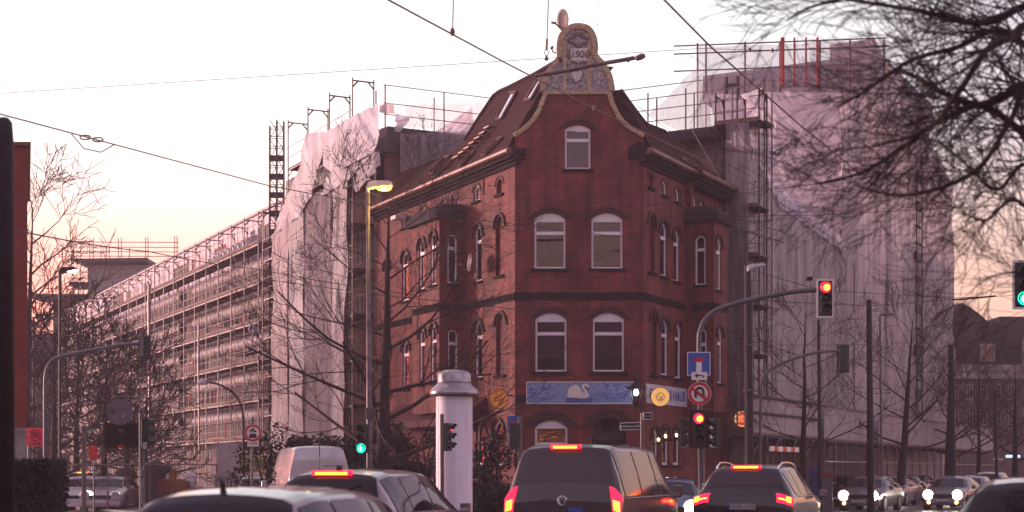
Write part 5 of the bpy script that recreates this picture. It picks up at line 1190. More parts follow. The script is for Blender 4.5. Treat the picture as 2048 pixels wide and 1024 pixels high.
# back-view arm signals
e = E('signal_mast', (X_(1530,50),50,0), 'thin curved-arm signal mast seen from behind, in front of the right bare tree', 'traffic light')
m = MB(); pts = smoothpath(arm_path([(1518,1040),(1520,900),(1522,790),(1526,758),(1540,740),(1570,724),(1620,708),(1650,703),(1680,702)], 50)); m.tube(pts, .05, 8); m.build('pole', 'sign_grey', e, smooth=True)
head(e, P(1686,717,50.1), 180, None, n=3, sc_=.9, board=(.42,.94))
e = E('signal_mast', (X_(90,58),58,0), 'curved-arm signal mast at the left seen from behind', 'traffic light')
m = MB(); pts = smoothpath(arm_path([(90,1040),(90,900),(90,780),(92,745),(102,724),(122,713),(170,703),(240,690),(280,687)], 58)); m.tube(pts, .075, 8); m.build('pole', 'sign_grey', e, smooth=True)
head(e, P(289,695,58.1), 180, None, n=3, sc_=.92, board=(.50,.92))
m = MB(); a = P(288,695,58.3); m.box(a.x-.02,a.x+.10,57.8,57.9,a.z-.36,a.z+.36); m.build('mount', 'sign_grey', e)
# signal post with round disc sign back
Yp = 40.; e = E('signal_post', (X_(284,Yp),Yp,0), 'sticker covered post with signal heads right of the round grey disc', 'traffic light')
m = MB(); m.tube([(X_(284,Yp),Yp,0),(X_(283,Yp),Yp,Z_(822,Yp))], .075, 10); m.lathe((X_(283,Yp),Yp,Z_(822,Yp)), [(.08,0),(.06,.05)], 10); m.build('pole', 'sign_grey', e)
head(e, P(292,868,Yp), 95, None, n=3, sc_=.85); 
m = MB()
for k in range(26):
    q = random.Random(k+40); z = q.uniform(.2,2.6); x = X_(284,Yp)+q.uniform(-.05,.03); m.box(x, x+q.uniform(.03,.07), Yp-.085, Yp-.074, z, z+q.uniform(.04,.09))
m.build('stickers', 'plastic_pale', e)
m = MB(); a = P(290,892,Yp-.2); m.box(a.x-.05,a.x+.05,Yp-.25,Yp-.2,a.z-.08,a.z+.1); m.build('push_button', 'plastic_pale', e)
e = E('round_sign', P(240,825,39), 'large round grey sign disc seen from behind', 'traffic sign')
roundplate(e, 240,824,26,39,'disc_grey','plate',.03); m = MB(); m.tube([P(222,824.5,38.94),P(284,823,39.4)], .022, 5); m.build('bracket', 'steel_dark', e)
m = MB(); a = P(243,835,38.95); m.tube([a, a+Vector((.06,0,.03)), a+Vector((.12,0,.08))], .02, 4); m.build('sticker', 'plastic_pale', e)
e = E('plate_sign', P(250,868,42), 'dark rectangular sign back under the round grey disc', 'traffic sign')
panel(e,210,846,285,895,42,'steel_dark','plate'); panel(e,236,858,248,866,41.96,'sign_grey','sticker',.01); panel(e,234,890,249,894,41.96,'sign_red','red_tag',.01)
# green pedestrian light on lamp post
Yl = 42.; e = E('street_lamp', (X_(740,Yl),Yl,0), 'tall street lamp with glowing yellow lamp head above the bare tree', 'street lamp')
m = MB(); xt = X_(736,Yl); m.tube([(X_(740,Yl),Yl,0),(X_(739,Yl),Yl,2.2),(xt,Yl,Z_(385,Yl))], [.11,.085,.055], 10); m.build('pole', 'steel', e, smooth=True)
m = MB(); m.tube([(xt,Yl,Z_(388,Yl)),(xt,Yl,Z_(372,Yl)),(X_(745,Yl),Yl,Z_(368,Yl))], .05, 6)
m.prism([(X_(733,Yl),Z_(379,Yl)),(X_(737,Yl),Z_(366,Yl)),(X_(745,Yl),Z_(362.5,Yl)),(X_(780,Yl),Z_(363,Yl)),(X_(786,Yl),Z_(368,Yl)),(X_(786,Yl),Z_(373,Yl)),(X_(750,Yl),Z_(376,Yl))], Yl-.16, Yl+.16); m.build('lamp_head', 'plastic_pale', e, bevel=.02)
m = MB(); m.lathe((X_(768,Yl),Yl,Z_(376,Yl)), [(.05,-.075),(.18,-.05),(.22,.0),(.18,.03)], 20); m.v = [Vector((v.x, v.y, v.z)) for v in m.v]; m.build('lamp_glass', 'sodium', e, smooth=True)
ld = bpy.data.lights.new('lamp_light','POINT'); ld.energy = 18; ld.color = (1,.68,.16); ld.shadow_soft_size = .2; lo = bpy.data.objects.new('lamp_light', ld); COL.objects.link(lo); lo.parent = e; lo.location = Vector((X_(768,Yl),Yl-.1,Z_(384,Yl))) - wl(e)
m = MB(); a = P(741,827,Yl); m.box(a.x-.12,a.x+.14,Yl-.18,Yl-.08,a.z-.16,a.z+.16); m.build('junction_box', 'steel', e, bevel=.02)
e = E('pedestrian_signal', P(722,870,Yl), 'pedestrian light showing green on the lamp post', 'traffic light')
head(e, P(724,877,Yl-.1), -12, 2, 'green', 3, .82, figure=True); m = MB(); m.tube([P(726,860,Yl),P(740,860,Yl)], .025, 5); m.tube([P(726,895,Yl),P(740,895,Yl)], .025, 5); m.build('bracket', 'steel_dark', e)
# small post before the column
Yq = 36.; e = E('pedestrian_signal', (X_(884,Yq),Yq,0), 'pedestrian signal post standing before the white column, red glimmer', 'traffic light')
m = MB(); m.tube([(X_(885,Yq),Yq,0),(X_(884,Yq),Yq,Z_(828,Yq))], .048, 10); m.build('pole', 'sign_grey', e)
head(e, P(895,874,Yq), 62, None, n=3, sc_=.68); m = MB(); a = P(903,860,Yq-.06); m.lathe(tuple(a), [(.02,-.03),(.01,0)], 8, 'y'); m.build('red_glimmer', 'lens_red', e)
# sign + signal behind the van
e = E('signal_post', (X_(1040,44),44,0), 'grey post with dark signal head above the dark van, partly covering a blue sign', 'traffic light')
m = MB(); m.tube([(X_(1040,44),44,0),(X_(1040,44),44,Z_(833,44))], .065, 10); m.build('pole', 'sign_grey', e)
head(e, P(1027,872,43.9), 180, None, n=3, sc_=.78)
e = thing_sign('dead_end_sign', 1026, 850, 44.3, 'blue sign half hidden behind a dark signal head')
panel(e,1015,832,1038,866,44.3,'sign_blue','plate'); panel(e,1019,842,1034,849,44.26,'sign_red','bar',.01); panel(e,1015,866,1034,888,44.3,'plastic_pale','sub_plate'); 
# near green light at the right edge
e = E('signal_mast', (X_(2120,30),30,0), 'green traffic light cut by the right edge of the picture', 'traffic light')
m = MB(); m.tube([(X_(2120,30),30,0),(X_(2118,30),30,Z_(520,30)),(X_(2050,30),30,Z_(540,30))], .07, 8); m.build('pole', 'sign_grey', e)
head(e, P(2046,570,29.9), 0, 2, 'green', 3, .84, (.44,.98))
# prohibition sign and others
Yz = 46.; e = E('prohibition_sign', (X_(504,Yz),Yz,0), 'round no-vehicles sign with small motorcycle and car, white plate below', 'traffic sign')
m = MB(); m.tube([(X_(503,Yz),Yz+.06,0),(X_(504,Yz),Yz+.06,Z_(835,Yz))], .04, 8); m.build('pole', 'sign_grey', e)
roundplate(e,506,866,17.6,Yz,'sign_white','rim'); roundplate(e,506,866,17,Yz-.022,'sign_red','red_ring',.004); roundplate(e,506,866,12.6,Yz-.028,'sign_white','plate',.004); panel(e,495,881,518,893,Yz,'sign_white','sub_plate')
m = MB(); q = lambda x,y: P(x,y,Yz-.04)
m.tube([q(499,874),q(500,870),q(503,868.5),q(509,868.5),q(512,871),q(513,874)], .02, 4); m.tube([q(499,873),q(513,873)], .04, 4)
m.tube([q(500,863),q(504,860),q(508,862),q(512,863)], .025, 4); m.tube([q(505,861),q(506,857),q(508,856)], .025, 4); m.build('vehicle_symbols', 'sign_black', e)
text_part('ANLIEGER FREI', 'sign_black', e, q(506.5,887), (1,0,0), (0,0,1), .045)
e = E('zone_sign', P(69,875,31), 'bright red-pink 30 zone sign at the edge of the orange building', 'traffic sign')
panel(e,53,856,86,893,31,'zone_red','plate'); c = P(70,870,30.96); m = MB(); r_ = .115; m.tube([(c.x+r_*math.cos(.2618*i), c.y, c.z+r_*math.sin(.2618*i)) for i in range(25)], .010, 4); m.build('ring', 'sign_red', e)
text_part('30', 'sign_print', e, (c.x,30.95,c.z), (1,0,0), (0,0,1), .16, 'number', bold=.002); text_part('ZONE', 'sign_print', e, P(70,887,30.95), (1,0,0), (0,0,1), .085, bold=.001)
m = MB(); m.tube([(X_(56,31),31.06,0),(X_(56,31),31.06,Z_(858,31))], .03, 6); m.build('pole', 'sign_grey', e)
e = E('red_sign', (X_(187,52),52,0), 'small dim red sign pair behind the thin grey post', 'traffic sign')
roundplate(e,187,900,9.5,52,'sign_red','disc'); panel(e,178,908,197,919,52,'sign_red','sub_plate'); m = MB(); m.tube([(X_(187,52),52.06,0),(X_(187,52),52.06,Z_(895,52))], .03, 6); m.build('pole', 'sign_grey', e)
m = MB(); Yw = 33; m.tube([(X_(168,Yw),Yw,0),(X_(168,Yw),Yw,Z_(862,Yw))], .05, 8); m.lathe((X_(168,Yw),Yw,Z_(862,Yw)), [(.052,0),(.1,.0),(.1,.10),(.04,.12)], 10); m.box(X_(164,Yw),X_(172,Yw),Yw-.06,Yw-.05,Z_(885,Yw),Z_(873,Yw))
rootmesh(m, 'grey_post', 'sign_grey', (X_(168,Yw),Yw,0), 'thin grey post with light top in front of the parked silver car', 'post')
# street name signs
Yn = 47.; e = E('street_name_post', (X_(1284,Yn),Yn,0), 'grey post with two dark street name plates before the pub door', 'street sign')
m = MB(); m.tube([(X_(1284,Yn),Yn,0),(X_(1284,Yn),Yn,Z_(826,Yn))], .05, 8); m.build('pole', 'sign_grey', e)
def nameplate(x0,y0,x1,y1,txt,size,tilt,lab):
    c = P((x0+x1)/2,(y0+y1)/2,Yn-.08); hx_, hz_ = (x1-x0)/2/FPX*Yn, (y1-y0)/2/FPX*Yn; ux = Vector((1,0,tilt)).normalized(); uz = Vector((-ux.z,0,ux.x))
    m = MB(); m.obox(c, ux*hx_, (0,.012,0), uz*hz_); p_ = m.build('name_plate', 'sign_blue' if 0 else 'steel_dark', e)
    m = MB(); pr = [c+Vector((0,-.016,0))+ux*hx_*a*.97+uz*hz_*b*.92 for a,b in ((-1,-1),(1,-1),(1,1),(-1,1),(-1,-1))]; m.tube(pr, .012, 4); m.build('white_edge', 'sign_white', p_)
    text_part(txt, 'sign_white', p_, c+Vector((0,-.016,0)), ux, uz, size, sx=1.05)
nameplate(1240,845,1281,860,'Kiefernstraße',.105,.03,''); nameplate(1286,825,1305,839,'11-13',.10,0,'')
# thick concrete pole with LED lamp
Yk = 50.; e = E('concrete_mast', (X_(1499,Yk),Yk,0), 'thick concrete mast beside the scaffold tower, carrying wires', 'mast')
m = MB(); m.tube([(X_(1500,Yk),Yk,0),(X_(1495,Yk),Yk,Z_(530,Yk))], [.16,.115], 12); m.build('pole', mat('mast_concrete', (.035,.027,.03), .8, nscale=3), e)
m = MB(); a = X_(1505,Yk)+.03; m.tube([(a,Yk-.1,Z_(780,Yk)),(a-.06,Yk-.1,Z_(560,Yk))], .02, 5); m.box(X_(1488,Yk),X_(1506,Yk),Yk-.16,Yk+.16,Z_(783,Yk),Z_(779,Yk)); m.box(X_(1488,Yk),X_(1505,Yk),Yk-.15,Yk+.15,Z_(692,Yk),Z_(689,Yk)); m.build('clamp', 'sign_grey', e)
e = E('led_street_lamp', P(1492,545,Yk-.2), 'pale flat lamp head at the top of the thick concrete mast', 'street lamp')
m = MB(); m.prism([(X_(1492,Yk),Z_(544,Yk)),(X_(1493,Yk),Z_(533,Yk)),(X_(1500,Yk),Z_(530,Yk)),(X_(1529,Yk),Z_(530,Yk)),(X_(1530,Yk),Z_(533,Yk)),(X_(1500,Yk),Z_(539,Yk)),(X_(1496,Yk),Z_(545,Yk))], Yk-.32, Yk-.10); m.build('lamp_head', 'plastic_pale', e, bevel=.02)
for i, (px, yt, Y, r_, lb) in enumerate(((1738,600,58,.13,'dark mast left of the bigger bare tree on the right street'),(1637,640,54,.07,'slim dark mast under the arm signal with white border'),(1902,690,70,.16,'thick dark mast in front of the dense bare tree'),(1990,780,80,.08,'thin grey post before the far shopfront'),(1760,630,66,.05,'slim lamp pole just right of the dark mast'))):
    m = MB(); m.tube([(X_(px+4,Y),Y,0),(X_(px,Y),Y,Z_(yt,Y))], [r_*1.15,r_*.8], 10)
    if i == 4: m.tube([(X_(px,Y),Y,Z_(yt,Y)),(X_(px+28,Y),Y,Z_(yt-2,Y))], .06, 6)
    rootmesh(m, 'street_mast', 'steel_dark' if i != 4 else 'sign_grey', (X_(px+4,Y),Y,0), lb, 'mast')
for px, py, Y, lb, lit in ((137,540,62,'pale-lit lamp head against the sunset sky left of the slab roof',1),(84,632,84,'smaller glowing lamp head low in the sunset left of the thicket',1)):
    e = E('street_lamp', (X_(px-16,Y),Y,0), lb, 'street lamp'); m = MB(); m.tube([(X_(px-17,Y),Y,0),(X_(px-17,Y),Y,Z_(py+2,Y))], .07, 7); m.build('pole', 'steel_dark', e)
    k = 1 if Y < 70 else .8
    m = MB(); m.prism([(X_(px-18*k,Y),Z_(py+6*k,Y)),(X_(px-10*k,Y),Z_(py-5*k,Y)),(X_(px+14*k,Y),Z_(py-5*k,Y)),(X_(px+17*k,Y),Z_(py,Y)),(X_(px-6*k,Y),Z_(py+5*k,Y))], Y-.2, Y+.2); m.build('lamp_head', 'steel_dark', e)
    m = MB(); m.prism([(X_(px-1*k,Y),Z_(py+4*k,Y)),(X_(px+17*k,Y),Z_(py,Y)),(X_(px+12*k,Y),Z_(py+5*k,Y))], Y-.16, Y+.16); m.build('lamp_glass', 'lamp_white' if Y < 70 else 'bulb_spark', e)
Y = 68.; e = E('curved_lamp', (X_(487,Y),Y,0), 'old street lamp on a thin curved arm before the open scaffolding', 'street lamp')
m = MB(); m.tube(smoothpath(arm_path([(487,1000),(487,880),(484,820),(470,790),(445,772),(425,766),(408,764)], Y)), .05, 7); m.build('pole', 'steel_dark', e, smooth=True)
m = MB(); a = P(405,764,Y); m.lathe(tuple(a), [(.05,.15),(.16,.05),(.24,-.06),(.2,-.12)], 14); m.build('lamp_head', 'plastic_pale', e, smooth=True)
# ------------------------------------------------------------------ vehicles
class Shell:
    def __init__(s, st, zb=.25): s.st = st; s.zb = zb      # station: y, zt, tw, zw, hw
    def sec(s, t):
        n = len(s.st)-1; t = max(0, min(n, t)); k = min(int(t), n-1); f = t-k; a, b = s.st[k], s.st[k+1]; y, zt, tw, zw, hw = [a[i]*(1-f)+b[i]*f for i in range(5)]
        r_ = min(.075, (zt-s.zb)*.2); zw = min(zw, zt-r_-.03); zb = s.zb
        return y, [(0,zt),(tw*.5,zt-.012),(tw*.86,zt-.035),(tw,zt-r_),((tw+hw)/2+.015,(zt-r_+zw)/2),(hw,zw),(hw+.012,(zw+zb)/2),(hw*.96,zb)]
    def at(s, t, u, side=1, off=0):
        y, p = s.sec(t); u = max(0, min(7, u)); k = min(int(u), 6); f = u-k; x = p[k][0]*(1-f)+p[k+1][0]*f; z = p[k][1]*(1-f)+p[k+1][1]*f
        v = Vector((side*x, y, z))
        if off:
            e_ = .04; a = s.at(min(t+e_,len(s.st)-1), u) - s.at(max(t-e_,0), u); b = s.at(t, min(u+e_,7)) - s.at(t, max(u-e_,0)); n = a.cross(b)
            if n.length > 1e-9:
                n.normalize()
                if n.x*1 + (n.z if u < 3 else 0)*.5 + (0 if u>3.2 else (-n.y if t < len(s.st)/2 else n.y)) < 0: n = -n
                n.x *= side; v += n*off
        return v
    def ty(s, y):
        for k in range(len(s.st)-1):
            if s.st[k][0] <= y <= s.st[k+1][0]: return k + (y-s.st[k][0])/max(1e-6, s.st[k+1][0]-s.st[k][0])
        return len(s.st)-1
    def grid(s, m, t0, t1, u0, u1, side, off=0, nt=8, nu=8):
        m.grid([[s.at(t0+(t1-t0)*i/nt, u0+(u1-u0)*j/nu, side, off) for j in range(nu+1)] for i in range(nt+1)])
def vehicle(name, kind, px, Y, az, body, label, cat, group=None, front=False, w_=None, brake=False, lights=True, glass='car_glass', rails=False, logo=None, plate=None, base=0.0, wiper=True, tlamp='corner', blue=False, scale=1.0, fog=False, dim=False, wide=False):
    """az degrees clockwise from +Y (heading).  px,Y locate the middle of the rear (or of the front when front=True)."""
    kinds = dict(
      van=(dict(L=4.9), [(0,.42,.86,.38,.90),(0.0,.60,.90,.55,.93),(.01,.86,.90,.8,.94),(.03,1.08,.875,1.02,.95),(.06,1.20,.845,1.06,.95),(.20,1.80,.735,1.08,.95),(.27,1.90,.70,1.08,.95),(.5,1.955,.71,1.08,.95),(2.4,1.97,.72,1.08,.95),(3.4,1.93,.71,1.08,.95),(3.75,1.82,.70,1.08,.95),(4.35,1.22,.78,1.05,.94),(4.75,.98,.74,.9,.9),(4.88,.7,.7,.6,.86),(4.9,.42,.66,.38,.8)]),
      suv=(dict(L=4.6), [(0,.42,.80,.38,.88),(.0,.66,.86,.62,.92),(.02,.90,.87,.84,.935),(.06,1.08,.84,.98,.94),(.14,1.16,.80,1.02,.94),(.40,1.53,.66,1.04,.94),(.50,1.60,.62,1.04,.94),(.9,1.655,.64,1.03,.94),(1.9,1.665,.66,1.03,.94),(2.6,1.62,.65,1.02,.94),(2.9,1.55,.64,1.02,.94),(3.5,1.13,.74,1.0,.93),(4.2,1.0,.70,.9,.9),(4.55,.82,.66,.7,.84),(4.6,.42,.62,.38,.78)]),
      hatch=(dict(L=4.3), [(0,.36,.76,.33,.82),(.0,.58,.80,.55,.86),(.03,.80,.80,.76,.885),(.08,.97,.77,.90,.89),(.14,1.02,.74,.93,.89),(.45,1.36,.62,.95,.89),(.55,1.42,.57,.95,.89),(.9,1.465,.58,.95,.89),(1.8,1.48,.60,.94,.89),(2.3,1.45,.60,.93,.89),(2.6,1.38,.59,.93,.89),(3.25,1.0,.70,.92,.88),(3.9,.88,.66,.82,.86),(4.25,.70,.62,.62,.8),(4.3,.36,.6,.33,.74)]),
      cargo=(dict(L=5.6), [(0,.45,.90,.4,.95),(.0,1.0,.94,.95,.99),(.02,1.6,.90,1.3,1.0),(.05,2.2,.84,1.3,1.0),(.12,2.5,.76,1.3,1.0),(.3,2.56,.76,1.3,1.0),(3.2,2.56,.76,1.3,1.0),(3.9,2.48,.74,1.3,1.0),(4.25,2.2,.74,1.28,.99),(4.75,1.45,.80,1.2,.98),(5.3,1.15,.78,1.05,.94),(5.6,.8,.72,.7,.88),(5.6,.45,.7,.4,.84)]))
    L, st = kinds[kind][0]['L'], kinds[kind][1]; st = [tuple(v*scale for v in q) for q in st]; L *= scale; sh = Shell(st, .24*scale); h = (math.sin(R(az)), math.cos(R(az)))
    c = P(px, HOR, Y); o0 = (c.x, c.y) if not front else (c.x - h[0]*L, c.y - h[1]*L)
    fr = lambda a,b,z: Vector((o0[0] + a*h[1] + b*h[0], o0[1] - a*h[0] + b*h[1], z+base))
    mid = fr(0, L/2, 0); root = E(name, (mid.x, mid.y, 0), label, cat, group)
    n = len(st)-1; m = MB(fr); NT = n*5
    for side in (1,-1): sh.grid(m, 0, n, 0, 7, side, 0, NT, 21)
    m.poly([sh.at(0,u,1) for u in range(8)] + [sh.at(0,u,-1) for u in range(7,-1,-1)]); m.poly([sh.at(n,u,1) for u in range(8)] + [sh.at(n,u,-1) for u in range(7,-1,-1)])
    bd = m.build('body', body, root, smooth=True)
    T = sh.ty; ri = 4 if kind in ('van','suv','hatch') else 3       # station index where the rear glass starts
    r0, r1 = (4.25, 5.9 if brake else 5.97) if kind != 'cargo' else (2.2, 3.6)
    f1, f0 = (11, 10.0) if kind != 'cargo' else (9, 8)
    if kind != 'cargo':
        m = MB(fr); [sh.grid(m, r0-(.2 if wide else 0), r1, 0, 3.0 if wide else 2.75, sd_, .008, 10, 10) for sd_ in (1,-1)]; m.build('rear_window', glass, root, smooth=True, recalc=False)
    m = MB(fr); fs = dict(van=(10.1,10.95), suv=(10.1,10.95), hatch=(10.1,10.95), cargo=(7.9,8.95))[kind]
    [sh.grid(m, fs[0], fs[1], 0, 2.8, sd_, .008, 10, 10) for sd_ in (1,-1)]; m.build('windscreen', glass, root, smooth=True, recalc=False)
    segs = dict(van=((.32,1.45),(1.55,2.75),(2.85,3.9)), suv=((.55,1.15),(1.22,2.1),(2.18,3.25)), hatch=((.6,.95),(1.02,1.85),(1.93,3.0)), cargo=((3.9,4.7),))[kind]
    for a, b in segs:
        for sd_ in (1,-1):
            m = MB(fr); sh.grid(m, T(a*scale), T(b*scale), 3.12, 4.9, sd_, .010, 8, 5); m.build('side_window', glass, root, smooth=True, recalc=False)
    for sd_ in (1,-1):   # chrome line / sill and door handles
        m = MB(fr); ys = [.3+(L*.72)*i/12 for i in range(13)]; m.tube([sh.at(T(y), 4.98, sd_, .012) for y in ys], .010, 4); m.build('window_trim', 'chrome', root)
        m = MB(fr); yb = dict(van=3.7,suv=3.2,hatch=2.95,cargo=4.5)[kind]*scale; q = sh.at(T(yb), 4.9, sd_, .0)
        m.obox(q+Vector((sd_*.16,0,.05)), (.085,0,0), (0,.06,0), (0,0,.08*(1.4 if kind in('van','cargo') else 1))); mi = m.build('wing_mirror', body, root, bevel=.035)
        m = MB(fr); m.obox(q+Vector((sd_*.16,-.064,.05)), (.068,0,0), (0,.004,0), (0,0,.062*(1.4 if kind in('van','cargo') else 1))); m.build('mirror_glass', 'chrome', mi)
        for yw in (L*.19, L*.80):
            m = MB(fr); m.lathe((0,0,0), [(.1,0)],3) if 0 else None
            wr = .33*scale; cx_ = sd_*(st[7][4]-.09)
            for k, (rad, mm, nm, wd) in enumerate(((wr,'rubber','tyre',.11),(wr*.66,'chrome','rim',.118))):
                mm_ = MB(fr); pts = []
                for i in range(20): a = .31416*i; pts.append((a, rad))
                A = [mm_.av((cx_-wd, yw+rad*math.cos(a), wr+rad*math.sin(a))) for a,_ in pts]; B = [mm_.av((cx_+wd, yw+rad*math.cos(a), wr+rad*math.sin(a))) for a,_ in pts]
                mm_.f += [A[::-1], B] + [[A[i],A[(i+1)%20],B[(i+1)%20],B[i]] for i in range(20)]
                if k == 0: wh = mm_.build('wheel', mm, root)
                else: mm_.build('rim', 'sign_grey', wh)
    # rear lamps
    if kind == 'van': tr_, ur = (2.2, 4.2), (2.3, 4.9)
    elif kind == 'suv': tr_, ur = (2.35, 3.6), (1.7, 4.9)
    elif kind == 'hatch': tr_, ur = (2.0, 3.6), (1.9, 4.9)
    else: tr_, ur = (.6, 1.6), (2.9, 4.0)
    if not front:
        for sd_ in (1,-1):
            m = MB(fr); sh.grid(m, tr_[0], tr_[1], ur[0], ur[1], sd_, .012, 8, 8); tl = m.build('tail_lamp', 'tail_red' if brake else 'tail_dim', root, smooth=True, recalc=False)
            if brake:
                m = MB(fr); 
                if kind == 'suv':
                    sh.grid(m, tr_[0]+.25, tr_[1]-.35, 2.75, 4.0, sd_, .03, 6, 6); sh.grid(m, tr_[0]+.35, tr_[1]-.75, 1.8, 2.8, sd_, .028, 3, 6)
                else: sh.grid(m, tr_[0]+.25, tr_[1]-.9, ur[0]+.2, ur[1]-1.0, sd_, .03, 6, 6)
                m.build('brake_bulb', 'tail_core', tl, smooth=True, recalc=False)
        zt_ = {'van':5.95,'suv':6.0,'hatch':6.0,'cargo':3.9}[kind]; w3 = .24 if kind=='suv' else .2
        q = sh.at(zt_, 0)
        if brake: m = MB(fr); m.box(-w3-.05, w3+.05, q.y-.10, q.y+.02, q.z-.035, q.z+.035); tl = m.build('high_brake_lamp', 'tail_red', root, bevel=.01)
        if brake: m = MB(fr); m.box(-w3, w3, q.y-.115, q.y-.101, q.z-.024, q.z+.014); m.build('brake_bulb', 'tail_core', tl)
        m = MB(fr); m.box(-.9*st[2][4], .9*st[2][4], -.06, .12, .34*scale, .58*scale); m.build('bumper', body, root, bevel=.04)
        y, zz = 0, {'van':.72,'suv':.86,'hatch':.78,'cargo':.7}[kind]*scale
        m = MB(fr); m.box(-.26, .26, -.035, -.02, zz-.055, zz+.055); pl = m.build('number_plate', 'plate', root)
        if plate:
            m = MB(fr); m.box(-.258,-.225,-.038,-.0355,zz-.052,zz+.052); m.build('blue_band', 'sign_blue', pl)
            text_part(plate, 'sign_black', pl, fr(.02,-.037,zz), fr(1,0,0)-fr(0,0,0), (0,0,1), .095, 'lettering', .001)
        if wiper: m = MB(fr); a = sh.at(4.3, 0,1,.02); b = sh.at(4.8, 1.5,1,.02); m.tube([a,b], .010, 4); m.build('rear_wiper', 'rubber', root) if kind != 'cargo' else None
        if kind == 'cargo':
            m = MB(fr); m.tube([(0,-.0+.012,.5),(0,.03,1.6),(0,.06,2.2),(0,.13,2.5)], .012, 4); m.build('door_gap', 'rubber', root)
            for k in range(3): m = MB(fr); m.tube([(.1,.0,.9+k*.45),(.75,.0,.9+k*.45)], .008, 4); m.build('door_ribs', 'sign_grey', root)
    if front:
        for sd_ in (1,-1):
            hx_ = .60*scale*(1.0 if kind != 'van' else 1.1); zz = .66*scale if kind != 'van' else .80; yy = L-.09
            m = MB(fr); m.lathe((sd_*hx_, yy, zz), [(.19*scale,-.1),(.22*scale,.08),(.17*scale,.10)], 18, 'y'); hl = m.build('headlamp', 'head_halo' if lights and not dim else 'chrome', root)  # lit disc is wider than the bulb to show the headlight's halo
            if lights: m = MB(fr); m.lathe((sd_*hx_, yy, zz), [(.13*scale,.11),(.09*scale,.13)], 16, 'y'); m.build('bulb', 'head_core' if not dim else 'head_halo', hl)
            if fog: m = MB(fr); m.lathe((sd_*hx_*.95, L-.02, .34), [(.075,0),(.05,.04)], 14, 'y'); m.build('fog_lamp', 'fog_core', root)
        m = MB(fr); m.box(-.42*scale,.42*scale,L-.04,L+.02,.55*scale,.68*scale); m.build('grille', 'rubber', root)
        m = MB(fr); m.box(-.26,.26,L+.01,L+.03,.38,.49); pl = m.build('number_plate', 'plate', root)
        if plate: text_part(plate, 'sign_black', pl, fr(0,L+.031,.435), fr(0,0,0)-fr(1,0,0), (0,0,1), .09, 'lettering', .001)
    if rails:
        for sd_ in (1,-1):
            m = MB(fr); ys = [.55,.68,.95,1.5,2.1,2.45,2.58]; hs_ = [0,.055,.085,.09,.08,.05,0]; m.tube([sh.at(T(y*scale),2.55,sd_)+Vector((0,0,hs_[i])) for i,y in enumerate(ys)], .02, 6); m.build('roof_rail', 'chrome', root)
    if logo:
        zz = 1.10 if logo == 'vw' else 1.075; q = sh.at(3.25 if logo=='vw' else 3.6, 0); yy = q.y-.03; r_ = .075 if logo == 'vw' else .05
        m = MB(fr); m.tube([(r_*math.cos(.2618*i), yy, zz+r_*math.sin(.2618*i)) for i in range(25)], .009 if logo=='vw' else .006, 4)
        if logo == 'vw':
            m.tube([(-.03,yy,zz+.066),(0,yy,zz+.012),(.03,yy,zz+.066)], .008, 4); m.tube([(-.064,yy,zz+.035),(-.03,yy,zz-.06),(0,yy,zz+.0),(.03,yy,zz-.06),(.064,yy,zz+.035)], .008, 4)
        else:
            for a in (90,210,330): m.tube([(0,yy,zz),(r_*math.cos(R(a)),yy,zz+r_*math.sin(R(a)))], .006, 4)
        m.build('emblem', 'chrome', root)
    return root, fr, sh
# queue in front of the camera
v, fr, sh = vehicle('parked_car', 'suv', 385, 10.4, 13, 'car_silver', 'nearest blurred car at the lower left, pale roof and dark window', 'car', None, glass='car_glass', scale=.9, wiper=False, wide=True)
m = MB(fr); q = sh.at(6.2, .0); m.tube([q, q+Vector((.0,-.02,.06)), q+Vector((0,-.06,.10))], [.028,.02,.008], 6); m.build('roof_aerial', 'rubber', v)
v['label'] = 'nearest blurred car at the lower left, pale roof over a dark rear window'
v.name = 'waiting_car'
v, fr, sh = vehicle('waiting_car', 'suv', 640, 20.6, 15, 'car_silver', 'dark-backed estate car with lit high brake light, second behind the nearest car', 'car', None, brake=True, base=-.04, scale=1.02, wide=True)
m = MB(fr); q = sh.at(6.3, .0); m.prism([(-.03,q.z-.01),(.03,q.z-.01),(.012,q.z+.07),(0,q.z+.09)], q.y, q.y+.16); m.build('shark_fin_aerial', 'rubber', v)
v, fr, sh = vehicle('passenger_van', 'van', 1124, 24.4, 17.5, 'car_anthracite', 'dark passenger van with three red brake lights, centre of the queue', 'van', None, brake=True, logo='vw', glass='car_glass_tint', base=.04, scale=1.045, wiper=False)
m = MB(fr); m.box(.12,.36,-.045,-.0,.90,.985); m.build('blue_sticker', 'sign_blue', v)
vehicle('estate_car', 'suv', 1484, 28.8, 19, 'car_black', 'black estate car with roof rails and bright tail lights, right of the van', 'car', None, brake=True, logo='star', rails=True, plate='D·SG 1332', glass='car_glass_tint', base=.06, scale=1.03, wiper=False)
